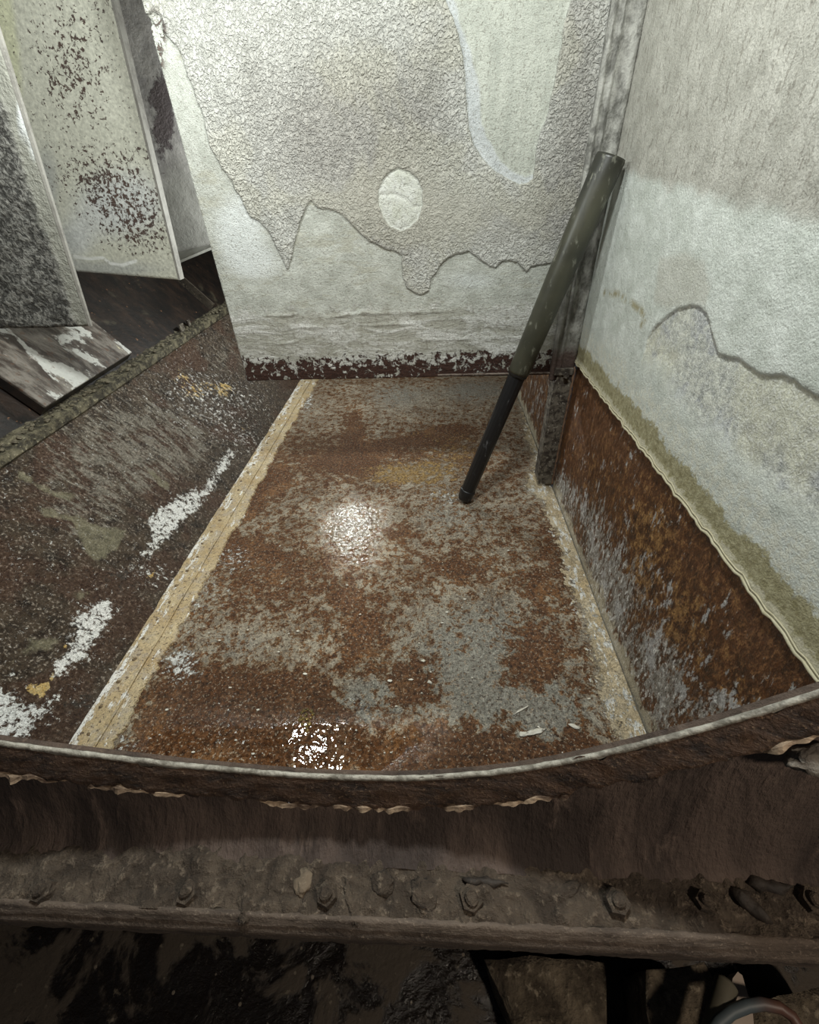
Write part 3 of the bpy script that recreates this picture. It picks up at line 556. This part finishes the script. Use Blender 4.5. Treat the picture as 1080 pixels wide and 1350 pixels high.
# rust-scabbed band under the edge
mband = rusty('scabbed_rust_band', (.022, .012, .008), (.10, .055, .032), (.28, .185, .115), 44, .8, 1.0, .012, (.5, 1, 1.4))
sweep('rim_band', lambda x: [(YF - .003, rimz(x) - .003), (YF - .008, rimz(x) - .012), (YF - .016, rimz(x) - .032), (YF - .022, rimz(x) - .046), (YF - .010, rimz(x) - .056), (YF + .0, rimz(x) - .052)], mband, .006, 38, 3, wall_front, sub=3, x0=-.8, x1=.55, n=320)
ZFL = .735; YFL0 = float(onz(600, 1143, ZFL)[1]); YFL1 = float(onz(600, 1216, ZFL)[1])
# dished apron between the band and the bolted flange
def apron(x):
    z0 = rimz(x) - .045; L = []
    for t in np.linspace(0, 1, 9): L.append((YF - .004 + (YFL0 - .006 - YF + .004) * t ** 1.5, z0 + (ZFL - z0) * (1 - (1 - t) ** 1.6)))
    return L
ma = M('smeared_brown_apron', rough=.8); na = ma.noise(7, 7, .62, .5, (1.2, .5, .5), (0, .5, .5)); nb = ma.noise(26, 7, .66, .2, (1.3, .4, .4), (0, .7, .6)); nc = ma.noise(90, 5, .6)
col = ma.mix(ma.ss(na, .36, .66), (.040, .028, .023), (.115, .082, .066)); col = ma.mix(ma.mul(ma.ss(nb, .55, .72), .7), col, (.20, .145, .115))
MAPR = ma.out(col, None, ma.bump(ma.add(na, ma.mul(nb, .8), ma.mul(nc, .2)), .9, .016))
sweep('apron', apron, MAPR, .005, 16, 5, wall_front, sub=2, x0=-1.4, x1=1.5, n=440)
# bolted flange: caked top and lip
mf = M('caked_flange', rough=.9); na = mf.noise(24, 8, .66, .4); nb = mf.noise(85, 6, .65); nc = mf.noise(6, 4, .5)
col = mf.mix(mf.ss(na, .36, .66), (.060, .043, .030), (.135, .102, .073)); col = mf.mix(mf.mul(mf.ss(nb, .54, .68), .8), col, (.26, .205, .15)); col = mf.mix(mf.mul(mf.ss(nc, .55, .7), .4), col, (.06, .045, .035))
MFL = mf.out(col, None, mf.bump(mf.add(na, mf.mul(nb, .9)), 1.0, .020))
fs = Surf((0, 0, ZFL), (1, 0, 0), (0, 1, 0), -1.4, 1.5, YFL1 - .002, YFL0 + .012, .0032)
fs.h = .014 * fbm(fs.u * 22, fs.v * 22, 4, 51) + .016 * np.abs(fbm(fs.u * 45, fs.v * 45, 3, 52)) + .004 * fbm(fs.u * 90, fs.v * 90, 2, 53)
flange = fs.build('flange', MFL, wall_front)
mlip = rusty('worn_flange_lip', (.05, .036, .027), (.12, .09, .068), (.24, .19, .145), 40, .8, .9, .006, (.3, 1, 1))
sweep('flange_lip', lambda x: [(YFL1 + .004, ZFL - .004), (YFL1 - .001, ZFL + .007), (YFL1 - .006, ZFL + .004), (YFL1 - .010, ZFL - .012), (YFL1 - .016, ZFL - .016), (YFL1 - .018, ZFL - .030), (YFL1 - .010, ZFL - .05), (YFL1 - .010, ZFL - .12)], mlip, .0022, 55, 7, wall_front, x0=-1.4, x1=1.5, n=440)
# bolts under the caked dirt
def nut(px, py, rad, lean=0):
    p_ = onz(px, py, ZFL); bm = bmesh.new()
    tube_bm(bm, [(p_[0], p_[1], ZFL - .004), (p_[0] + lean, p_[1], ZFL + .012)], [rad * 1.15, rad], 6)
    tube_bm(bm, [(p_[0], p_[1], ZFL), (p_[0] + lean, p_[1], ZFL + .017), (p_[0] + lean, p_[1], ZFL + .020)], [rad * .6, rad * .58, rad * .4], 12)
    for v in bm.verts: v.co += Vector((mnoise.noise(v.co * 90), mnoise.noise(v.co * 90 + Vector((3, 0, 0))), mnoise.noise(v.co * 70 + Vector((0, 5, 0))))) * .002
    return frombm('bolt', bm, MFL, flange)
for a in ((432, 1180, .014), (621, 1186, .015), (812, 1190, .015), (926, 1190, .012), (250, 1178, .014), (60, 1176, .014), (1068, 1190, .014)): nut(*a)
MST = rusty('dry_dirt', (.09, .07, .048), (.17, .13, .09), (.26, .21, .15), 40, .9, .7, .006)
rnd = random.Random(5)
clods = [(400, 1163, .012, .015, .007, 'rounded pale stone chip on the caked flange left of the nuts'), (462, 1190, .006, .026, .006, 'long curved dirt sliver beside a caked nut on the flange'), (505, 1165, .014, .014, .006, 'broad cracked dirt lump on the flange left of centre'),
         (560, 1180, .018, .020, .006, 'flat crumbled dirt lump on the flange between two nuts'), (325, 1200, .015, .008, .006, 'dark dirt lump at the left of the bolted flange'), (745, 1175, .008, .022, .005, 'thin ridge of dirt right of centre on the flange')]
for i, (px, py, a, c, d, lb) in enumerate(clods):
    q = onz(px, py, ZFL); tag(clod('dirt_clod', (q[0], q[1], ZFL + d * .35), a, c, d, MST if i == 0 else MFL, None, i + 1, .4, 3, 2.0, .4 * i), lb, 'dirt', 'dirt lumps on the flange')
mtwig = rusty('dark_wood', (.012, .009, .007), (.03, .022, .016), (.06, .045, .032), 30, .7)
for (a, b4, rr, lb) in (((965, 1170), (1020, 1218), .010, 'dark slanting splinter across the flange at the right'), ((985, 1162), (1045, 1172), .009, 'short dark splinter lying flat at the far right of the flange'), ((610, 1160), (668, 1164), .006, 'dark smear-like splinter near the centre of the flange')):
    q0 = onz(*a, ZFL + .006); q1 = onz(*b4, ZFL + .006); bm = bmesh.new()
    tube_bm(bm, [q0 + (q1 - q0) * t + np.array([0, 0, .002 * math.sin(t * 9)]) for t in np.linspace(0, 1, 8)], [rr * k for k in (.25, .8, 1, .75, 1, .8, .5, .12)], 9)
    for v in bm.verts: v.co += Vector((mnoise.noise(v.co * 120), mnoise.noise(v.co * 120 + Vector((4, 0, 0))), mnoise.noise(v.co * 120 + Vector((0, 4, 0))) - .6)) * .0045
    tag(frombm('wood_splinter', bm, mtwig, None, True), lb, 'splinter')
# peeling rust flakes hanging under the band
mfk = M('pale_rust_flake', rough=.8); na = mfk.noise(40, 7, .65, .2, (.4, 1, 1)); MFK = mfk.out(mfk.mix(mfk.ss(na, .35, .68), (.045, .022, .011), (.46, .34, .23)), None, mfk.bump(na, .8, .006))
for i, (x0, x1) in enumerate([(10, 105), (115, 205), (185, 240), (330, 420), (425, 520), (480, 560), (575, 645), (650, 725), (700, 760), (940, 1010)]):
    xa = float(ony(x0, 1040, YF - .02)[0]); xb = float(ony(x1, 1040, YF - .02)[0]); xm = (xa + xb) / 2
    zt = rimz(xm) - .050; sl = (rimz(xb) - rimz(xa))
    bm = bmesh.new(); n = 22; rows = []
    for k in range(n + 1):
        t = k / n; x = xa + (xb - xa) * t; zc_ = rimz(x) - .050 + .009 * mnoise.noise(Vector((x * 34, i, 0))); wd = max(.15, math.sin(math.pi * min(1, max(0, t))) ** .5) * max(.002, .0085 + .009 * mnoise.noise(Vector((x * 75, i * 3, 1)))); yy = YF - .018
        rows.append([bm.verts.new((x, yy + a, zc_ + c)) for a, c in ((.012, wd * .2), (-wd * .6, wd * .45), (-wd * 1.0, -wd * .1), (-wd * .5, -wd * .5), (.012, -wd * .5))])
    for q0, q1 in zip(rows[:-1], rows[1:]):
        for k in range(5): bm.faces.new((q0[k], q0[(k + 1) % 5], q1[(k + 1) % 5], q1[k]))
    bm.faces.new(rows[0]); bm.faces.new(rows[-1][::-1]); frombm('rust_flake', bm, MFK, wall_front)

# ---- ground outside, below the flange
mg = M('wet_muddy_ground', rough=.35); na = mg.noise(7, 7, .62, .6); nb = mg.noise(45, 6, .65); nc = mg.voro(30)
col = mg.mix(mg.ss(na, .47, .54), (.012, .009, .007), (.075, .060, .045)); col = mg.mix(mg.mul(mg.ss(nb, .62, .7), mg.ss(na, .42, .5)), col, (.16, .135, .1)); col = mg.mix(mg.ss(nc, .10, .07), col, (.2, .17, .13))
MGR = mg.out(col, mg.fmix(mg.ss(na, .45, .55), .25, .8), mg.bump(mg.add(na, mg.mul(nb, .4)), .7, .015))
ZG = .30
g = Surf((0, 0, ZG), (1, 0, 0), (0, 1, 0), -1.6, 1.6, -1.6, .23, .02); g.h = .02 * fbm(g.u * 4, g.v * 4, 4, 61)
ground = g.build('ground', MGR); tag(ground, kind='structure')

# ================================================================== THINGS
# ---- leaning pipe
mo = M('olive_sleeve', rough=.42); na = mo.noise(7, 6, .6, .6, (1, 1, .5)); nb = mo.noise(40, 6, .65, 0, (1, 1, .4)); nc = mo.noise(3.2, 4, .5)
col = mo.mix(mo.ss(nc, .35, .65), (.022, .022, .016), (.060, .058, .038)); col = mo.mix(mo.mul(mo.ss(na, .55, .7), .8), col, (.035, .036, .030)); col = mo.mix(mo.mul(mo.ss(nb, .57, .70), .6), col, (.26, .26, .21))
MOL = mo.out(col, mo.fmix(na, .3, .55), mo.bump(nb, .25, .003))
mk = M('black_tube', rough=.38); na = mk.noise(30, 6, .7, 0, (1, 1, .3)); col = mk.mix(mk.ss(na, .60, .70), (.011, .011, .012), (.11, .11, .115)); MBK = mk.out(col, mk.fmix(na, .3, .5), mk.bump(na, .3, .003))
P0 = onz(612, 661, .0); P0[2] = .018
PT = onx(806, 206, XR - .062)
ax = Vector(PT - P0); Lp = ax.length; axn = ax.normalized()
pj = onplane(683, 494, P0, np.cross(np.array(axn), [0, 1, 0]))   # joint height along the pipe
from_t = lambda t: Vector(P0) + ax * t
tj = .43
best = 1e9
for t in np.linspace(.2, .7, 200):
    q = np.array(from_t(t)); c_ = RW.T @ (q - CAM); s_ = np.array([PCX, PCY]) + FPX * c_[:2] / c_[2]
    if abs(s_[1] - 494) < best: best = abs(s_[1] - 494); tj = float(t)
pipe = empty('leaning_pipe', tuple(P0)); tag(pipe, 'olive and black pipe leaning from the rusty floor into the wall corner', 'pipe')
def tpart(name, prof, mat, seg):
    bm = bmesh.new(); tube_bm(bm, [from_t(0) + axn * s for s, _ in prof], [q for _, q in prof], seg); return frombm(name, bm, mat, pipe, seg > 16)
Lj = Lp * tj
tpart('lower_tube', [(.07, .040), (Lj * .5, .0405), (Lj + .02, .041)], MBK, 14)
tpart('end_cap', [(.004, .020), (.0, .034), (.012, .040), (.055, .044), (.066, .044), (.072, .040)], MBK, 24)
tpart('joint_collar', [(Lj - .006, .042), (Lj - .004, .047), (Lj + .008, .048), (Lj + .012, .046)], MBK, 24)
bm = bmesh.new()
outer_r = tube_bm(bm, [from_t(0) + axn * s for s in (Lj + .006, Lj + .02, Lp * .75, Lp - .01, Lp)], [.048, .050, .053, .055, .053], 28, cap=False)
inner_r = tube_bm(bm, [from_t(0) + axn * s for s in (Lp, Lp - .12)], [.047, .047], 28, cap=False)
for k in range(28): bm.faces.new((outer_r[-1][k], outer_r[-1][(k + 1) % 28], inner_r[0][(k + 1) % 28], inner_r[0][k]))
bm.faces.new(inner_r[-1]); bm.faces.new(outer_r[0][::-1])
frombm('sleeve', bm, MOL, pipe, True)

# ---- baffle plates on the left
def mat_baffle(name, kind):
    m = M(name, rough=.62)
    n1 = m.noise(2.2, 4, .5, .4); n2 = m.noise(10, 7, .62); n3 = m.noise(55, 5, .6, .6); n4 = m.noise(70, 5, .6)
    if kind == 'rough':
        col = m.mix(m.ss(n3, .4, .62), (.06, .058, .052), (.27, .265, .24)); ed = m.amask('edge', 14, .08, .02); col = m.mix(ed, col, m.mix(n2, (.20, .20, .17), (.36, .36, .31)))
        col = m.mix(m.ss(m.attr('white'), .3, .8), col, m.mix(n3, (.5, .52, .5), (.68, .7, .7)))
        return m.out(col, .75, m.bump(m.add(m.mul(n3, m.fmix(ed, 1.0, .15)), m.mul(n4, .4)), .9, .03))
    if kind == 'pitted':
        col = m.mix(n2, (.46, .46, .38), (.62, .62, .53)); col = m.mix(m.mul(m.amask('yellow', 6, .06, .02), .75), col, (.56, .57, .38))
        col = m.mix(m.mul(m.ss(m.attr('cool'), .2, .8), .8), col, m.mix(n3, (.50, .52, .52), (.66, .68, .67)))
        col = m.mix(m.mul(m.ss(m.attr('grey'), .2, .8), .75), col, (.36, .37, .355))
        col = m.grain(col, 60, .78, 1.2, 8); pv = m.add(m.cn(62, 8, .66, .4), m.mul(m.attr('pits'), .42)); pm = m.ss(pv, .96, 1.02); col = m.mix(pm, col, m.mix(n2, (.05, .042, .042), (.11, .065, .045)))
        col = m.mix(m.ss(m.attr('line'), .012, .004), col, (.72, .73, .70))
        return m.out(col, .62, m.bump(m.add(m.mul(pm, -1.0), m.mul(n4, .4), n2), .5, .01))
    col = m.mix(m.ss(n2, .35, .66), (.34, .325, .32), (.52, .50, .48)); dm = m.ss(m.add(m.attr('dark'), m.mul(m.cn(12, 10, .75), .55)), .55, .72); col = m.mix(dm, col, m.mix(n3, (.085, .07, .075), (.20, .17, .17)))
    col = m.mix(m.mul(m.ss(m.attr('low'), .2, .8), .8), col, m.mix(n2, (.24, .23, .2), (.46, .46, .43)))
    return m.out(col, .65, m.bump(m.add(m.mul(n3, m.fmix(dm, .3, 1.2)), n2), .7, .015))
def baffle(y, left_x, br, tr, bl_z, label, kind, attrs, relief, lipw):
    """plate facing the viewer; br / tr: pixel of bottom right and of a point up its free edge; bl_z: height of the bottom edge at its left end"""
    B = ony(*br, y); T = ony(*tr, y); ztop = 2.9
    s = Surf((0, y, 0), (1, 0, 0), (0, 0, 1), 0, 1, 0, 1, .012)
    nu = max(20, int((B[0] - left_x) / .014)); nv = int((ztop - B[2]) / .014); uu, vv = np.meshgrid(np.linspace(0, 1, nu), np.linspace(0, 1, nv))
    xe = B[0] + (T[0] - B[0]) * (vv * (ztop - B[2]) / (T[2] - B[2])); zb = B[2] + (bl_z - B[2]) * (1 - uu)
    s.nu, s.nv = nu, nv; s.u = left_x + (xe - left_x) * uu; s.v = zb + (ztop - zb) * vv; s.h = np.zeros(s.u.shape)
    attrs(s); relief(s)
    root = empty('baffle_plate', (B[0], y, B[2])); tag(root, label, 'baffle')
    s.build('sheet', mat_baffle('baffle_' + kind, kind), root, thick=.010)
    # folded return flange down the free edge
    xt = B[0] + (T[0] - B[0]) * ((ztop - B[2]) / (T[2] - B[2]))
    o = prism('edge_fold', [(B[0] - .002, y - .004, B[2]), (B[0] + .010, y - .004, B[2]), (xt + .010, y - .004, ztop), (xt - .002, y - .004, ztop)], (0, lipw, 0), rusty('fold_paint_' + kind, (.20, .19, .17), (.30, .29, .26), (.38, .37, .33), 20, .7, .4, .004), root)
    return root, B
YA = None
# support plate the near baffle stands on: parallel to the upper slope, a hand's breadth above it
pn = np.array([math.sin(A2), 0, math.cos(A2)]); pp = E1 + np.array([-.03, 0, .008]) + pn * .075
K = [onplane(*q, pp, pn) for q in ((174, 464), (60, 536), (-30, 482), (-60, 440), (124, 424))]
ya = 1.95
mp = M('streaked_support_plate', rough=.45); na = mp.noise(9, 8, .68, .3, (.35, 1.8, 1)); nb = mp.noise(40, 6, .6); nc = mp.noise(5, 6, .6, .2, (.3, 1.6, 1))
col = mp.mix(mp.ss(na, .4, .62), (.045, .033, .026), (.20, .18, .155)); col = mp.mix(mp.mul(mp.ss(mp.add(nc, mp.mul(nb, .25)), .655, .70), .9), col, mp.mix(nb, (.40, .40, .37), (.66, .67, .63))); col = mp.mix(mp.ss(na, .645, .67), col, (.62, .58, .40)); col = mp.mix(mp.mul(mp.ss(nb, .58, .66), .5), col, (.13, .06, .03))
MPL = mp.out(col, None, mp.bump(mp.add(na, nb), .5, .005))
far_l = K[4] + (K[4] - K[0]) / np.linalg.norm(K[4] - K[0]) * .55; near_l = K[1] + (K[4] - K[0]) / np.linalg.norm(K[4] - K[0]) * .55
sup = prism('support_plate', [K[0], K[1], near_l, far_l], -pn * .014, MPL, wall_left, .002)
for (a, b5) in ((K[0], K[1]), (K[1], near_l)):
    dirv = _n(b5 - a); inw = _n(np.cross(pn, dirv)); 
    prism('plate_skirt', [a - pn * .014, b5 - pn * .014, b5 - pn * .060, a - pn * .060], inw * (.008 if inw @ ((K[0] + near_l) / 2 - a) > 0 else -.008), mdark, sup)
rightx = float(ony(118, 432, ya)[0])
def at1(s):
    s.att['edge'] = s.band([(124, 440), (112, 410), (70, 290), (25, 135), (-10, 30)]); s.att['edge'] = .055 - s.att['edge']; s.att['white'] = np.clip(s.blobs([(30, 150, 10, 40, .9), (45, 190, 8, 30, .8)]), 0, 1)
def re1(s): s.h = (.022 * fbm(s.u * 16, s.v * 16, 3, 71) + .014 * fbm(s.u * 34, s.v * 34, 2, 72)) * sstep(.02, -.03, s.att['edge']) + .004 * fbm(s.u * 5, s.v * 5, 3, 73)
b1, B1 = baffle(ya, -1.98, (118, 430), (30, 150), float(ony(118, 430, ya)[2]) + .0, 'rough grey encrusted baffle plate nearest on the left above the streaked support plate', 'rough', at1, re1, .012)
def at2(s):
    s.att['pits'] = s.blobs([(100, 60, 40, 90, .75), (85, 110, 30, 50, .4), (150, 260, 70, 60, .9), (190, 310, 40, 40, .8), (120, 230, 40, 30, .5), (60, 20, 20, 60, .1), (110, 345, 120, 14, -.8), (90, 300, 25, 50, -.5), (120, 180, 60, 20, -.2)])
    s.att['yellow'] = s.poly([(-60, -80), (10, -80), (18, 20), (26, 60), (30, 110), (28, 125), (10, 128), (-40, 130)])
    s.att['cool'] = np.clip(s.blobs([(160, 270, 70, 50, .9), (100, 320, 25, 30, .6)]), 0, 1); s.att['grey'] = np.clip(s.blobs([(60, 250, 20, 60, .9), (90, 320, 20, 30, .6), (140, 355, 90, 14, .8)]), 0, 1)
    s.att['line'] = s.band([(98, 338), (118, 341), (136, 340), (145, 347), (160, 350), (180, 344)])
def re2(s): s.h = .006 * fbm(s.u * 3, s.v * 3, 3, 81)
y2 = 2.75
b2_, B2 = baffle(y2, -2.14, (236, 369), (147, 0), float(ony(95, 361, y2)[2]) + .02, 'pale baffle plate pitted with dark rust spots in the middle of the left row', 'pitted', at2, re2, .05)
def at3(s):
    s.att['dark'] = np.clip(s.blobs([(215, 170, 14, 45, .6), (205, 120, 10, 30, .45), (220, 120, 10, 60, .3)]), 0, 1) * 1.0; s.att['low'] = np.clip(s.blobs([(245, 290, 50, 80, 1)]), 0, 1)
def re3(s): s.h = .010 * fbm(s.u * 4, s.v * 4, 3, 91)
y3 = 3.75
b3_, B3 = baffle(y3, -2.2, (300, 322), (245, 60), float(ony(230, 345, y3)[2]), 'mauve-grey baffle plate seen as a narrow strip beside the hanging back wall', 'mauve', at3, re3, .05)
# pale foot shelf below the far baffle
sh = [ony(px, py, yy) for px, py, yy in ((233, 345, y3 - .25), (278, 326, y3 - .25), (300, 322, y3 - .02), (228, 300, y3 - .02))]
sh[2] = np.array([sh[1][0] + .1, y3 - .02, sh[1][2] + .03]); sh[3] = np.array([sh[0][0] - .1, y3 - .02, sh[0][2] + .03])
prism('foot_shelf', sh, (0, 0, -.015), rusty('shelf_paint', (.40, .40, .37), (.55, .55, .51), (.65, .65, .6), 8, .7, .3, .004), b3_)
# flat rib standing on the upper slope
pu = E1 + np.array([-.03, 0, .008]); q0 = onplane(277, 409, pu, pn); q1 = q0 + V2 * .6
prism('rib', [q0 - pn * .01, q0 + pn * .065, q1 + pn * .065, q1 - pn * .01], (0, .014, 0), rusty('rib_steel', (.02, .016, .012), (.07, .055, .04), (.24, .2, .15), 14), wall_left)
# crumbs and small lugs on the ledge
MCR = rusty('ledge_crumb', (.04, .033, .022), (.14, .12, .08), (.3, .27, .18), 40)
rn = random.Random(11); bm = bmesh.new()
for i in range(420):
    y = rn.uniform(.8, 5.2); x = E1[0] - rn.uniform(-.02, .09); s_ = rn.uniform(.004, .014)
    r_ = bmesh.ops.create_icosphere(bm, subdivisions=1, radius=s_)
    for v in r_['verts']: v.co = Vector((v.co.x * rn.uniform(.7, 1.4) + x, v.co.y * rn.uniform(.7, 1.6) + y, v.co.z * .7 + E1[2] + .036))
tag(frombm('ledge_crumbs', bm, MCR, wall_left), kind='stuff')
for i, (px, py, lb) in enumerate(((240, 433, 'larger metal tab standing on the left ledge'), (249, 427, 'smaller metal tab standing on the left ledge'))):
    q = onz(px, py, E1[2] + .05); bm = bmesh.new(); box_bm(bm, (q[0], q[1], q[2] + .005), .012, .06 - .02 * i, .05, bev=.003); tag(frombm('metal_tab', bm, MPOST), lb, 'tab')

# ---- foam and paint chips on the wet floor
mfm = M('foam_bubble', rough=.08); mfm.b.inputs['Transmission Weight'].default_value = .85; mfm.b.inputs['IOR'].default_value = 1.2; MFM = mfm.out((.85, .72, .35))
MFC = M('clear_bubble', rough=.05); MFC.b.inputs['Transmission Weight'].default_value = .9; MFC.b.inputs['IOR'].default_value = 1.2; MFC = MFC.out((.95, .95, .92))
def foam(name, pts, mat, label, r0, r1, sd):
    rn = random.Random(sd); bm = bmesh.new()
    for (px, py) in pts:
        q = onz(px, py); s_ = rn.uniform(r0, r1); r_ = bmesh.ops.create_icosphere(bm, subdivisions=2, radius=s_)
        for v in r_['verts']: v.co = Vector((v.co.x + q[0], v.co.y + q[1], max(v.co.z, -.002) + floor_z(q[0], q[1]) + .002))
    tag(frombm(name, bm, mat, None, True), label, 'foam', kind='stuff')
foam('foam_ring', [(398, 940), (401, 937), (406, 936), (411, 938), (413, 942), (410, 947), (397, 945), (396, 950), (399, 955), (404, 958), (408, 955), (404, 943), (405, 949), (400, 948), (405, 963), (402, 938)], MFM, 'yellow ring of foam bubbles on the dark wet floor', .004, .008, 3)
rr_ = random.Random(9)
foam('foam_patch', [(478 + rr_.gauss(0, 8), 932 + rr_.gauss(0, 10)) for _ in range(26)], MFC, 'clear foam bubbles in the middle of the wet floor', .004, .008, 4)
MCH = rusty('paint_chip', (.6, .56, .46), (.72, .69, .6), (.82, .8, .74), 30, .6, .3, .003)
rn = random.Random(21); bm = bmesh.new()
for i in range(110):
    px = rn.gauss(420, 190); py = rn.uniform(690, 1000)
    if not (190 < px < 800): continue
    q = onz(px, py)
    if q[0] < XS + .25 or q[0] > XR - .05: continue
    s_ = rn.uniform(.0015, .0042) * (1.6 if rn.random() < .12 else 1); n = 6; a0 = rn.random() * 6; zf = floor_z(q[0], q[1])
    el = rn.uniform(1, 2.4); vs = [Vector((q[0] + s_ * el * math.cos(a0 + k) * rn.uniform(.6, 1.1), q[1] + s_ * math.sin(a0 + k) * rn.uniform(.6, 1.1), zf + .004 + rn.uniform(0, .002))) for k in range(n)]
    lo = [bm.verts.new(v - Vector((0, 0, .003))) for v in vs]; hi = [bm.verts.new(v) for v in vs]
    bm.faces.new(hi); [bm.faces.new((lo[k], lo[(k + 1) % n], hi[(k + 1) % n], hi[k])) for k in range(n)]
tag(frombm('paint_chips', bm, MCH), 'tiny pale paint chips strewn over the rusty floor', 'chips', kind='stuff')
def scab(px, py, lx, ly, ang, lb):
    q = onz(px, py); zf = floor_z(q[0], q[1]); o = clod('paint_scab', (0, 0, 0), lx, ly, .004, MCH, None, int(px), .5, 3, 1.6); o.location = (q[0], q[1], zf + .003); o.rotation_euler = (0, 0, ang); tag(o, lb, 'paint scab', 'cream paint scabs on the floor near the hatch')
scab(705, 965, .034, .009, .25, 'long cream paint scab on grey floor near the hatch'); scab(757, 958, .018, .007, -.4, 'small cream paint scab nearest the right wall'); scab(690, 968, .013, .008, .1, 'stubby cream paint scab left of the long one')
scab(688, 936, .030, .0035, .5, 'thin slanting cream scratch-like scab on grey floor'); scab(567, 900, .009, .005, -.8, 'tiny white paint scab in the middle of the floor')

# ---- clutter outside, below the flange
mbk = M('crumbly_block', rough=.9); na = mbk.noise(14, 8, .68, .3); nb = mbk.noise(60, 6, .6); MBLK = mbk.out(mbk.mix(mbk.ss(nb, .56, .7), mbk.mix(mbk.ss(na, .38, .64), (.06, .045, .03), (.20, .16, .11)), (.30, .25, .18)), None, mbk.bump(mbk.add(na, nb), 1.0, .015))
def block(pts, zt, depth, label):
    P = [onz(px, py, zt) for px, py in pts]; bm = bmesh.new(); a = [bm.verts.new(q) for q in P]; b6 = [bm.verts.new(q - np.array([0, 0, depth])) for q in P]; n = len(a)
    bm.faces.new(a); bm.faces.new(b6[::-1]); [bm.faces.new((a[i], b6[i], b6[(i + 1) % n], a[(i + 1) % n])) for i in range(n)]
    bmesh.ops.triangulate(bm, faces=bm.faces); bmesh.ops.subdivide_edges(bm, edges=bm.edges, cuts=7, use_grid_fill=True)
    for v in bm.verts: v.co += Vector((mnoise.noise(v.co * 14), mnoise.noise(v.co * 14 + Vector((9, 0, 0))), mnoise.noise(v.co * 16 + Vector((0, 7, 0))))) * .010
    o = frombm('rubble_block', bm, MBLK, None, True); tag(o, label, 'block', 'crumbly blocks below the flange'); return o
ZT = ZG + .16
block([(852, 1278), (925, 1270), (940, 1300), (955, 1420), (868, 1420)], ZT, ZT - ZG + .01, 'crumbly tan block under the flange left of the grey bar')
block([(985, 1322), (1100, 1300), (1180, 1420), (960, 1420)], ZT - .03, ZT - .03 - ZG + .01, 'crumbly tan block at the lower right under the hose')
block([(640, 1262), (795, 1268), (806, 1420), (700, 1420)], ZG + .06, .065, 'low muddy dark block under the flange beside the black gap')
mpb = M('pale_offcut', rough=.6); na = mpb.noise(14, 6, .6); MPB = mpb.out(mpb.mix(na, (.22, .17, .13), (.46, .38, .31)))
zz = ZT + .05; P = [onz(px, py, zz) for px, py in ((966, 1290), (973, 1281), (979, 1286), (992, 1330), (1000, 1400), (955, 1400))]
pl = prism('wood_offcut', P, (0, 0, -.03), MPB); tag(pl, 'pale pointed wood offcut standing behind the grey bar', 'offcut')
mgb = M('grey_green_bar', rough=.5); na = mgb.noise(20, 6, .6); MGB = mgb.out(mgb.mix(na, (.06, .055, .04), (.16, .145, .105)))
bm = bmesh.new(); a = Vector(onz(958, 1296, zz + .03)); c = Vector(onz(930, 1400, zz + .02)); tube_bm(bm, [a - (c - a).normalized() * .004, a, a.lerp(c, .5), c], [.010, .0145, .0145, .0145], 14)
tag(frombm('round_bar', bm, MGB, None, True), 'stubby grey-green round bar end beside the pale offcut', 'bar')
mh = M('blue_red_hose', rough=.5); nh = mh.ss(mh.sep(0), .44, .485); MH = mh.out(mh.mix(nh, (.075, .095, .105), (.11, .055, .04)))
hp = [onz(px, py, zz + .045 - .0 * i) for i, (px, py) in enumerate(((930, 1375), (948, 1348), (965, 1334), (985, 1326), (1005, 1323), (1028, 1328), (1045, 1340), (1060, 1365)))]
bm = bmesh.new(); tube_bm(bm, hp, .0075, 10); tag(frombm('hose', bm, MH, None, True), 'thin blue and reddish hose arching over the blocks at the lower right', 'hose')
# chipped metal stub at the right of the rim
q = ony(1068, 1002, YF - .03); st = clod('metal_stub', (0, 0, 0), .034, .016, .013, rusty('chipped_grey', (.10, .085, .07), (.20, .18, .15), (.36, .33, .28), 30, .7, .8, .008), None, 4, .45, 3, 1.8)
st.location = (q[0] + .012, q[1] + .0, q[2]); st.rotation_euler = (0, -.1, 0); tag(st, 'chipped grey metal stub at the right end of the hatch rim', 'stub')
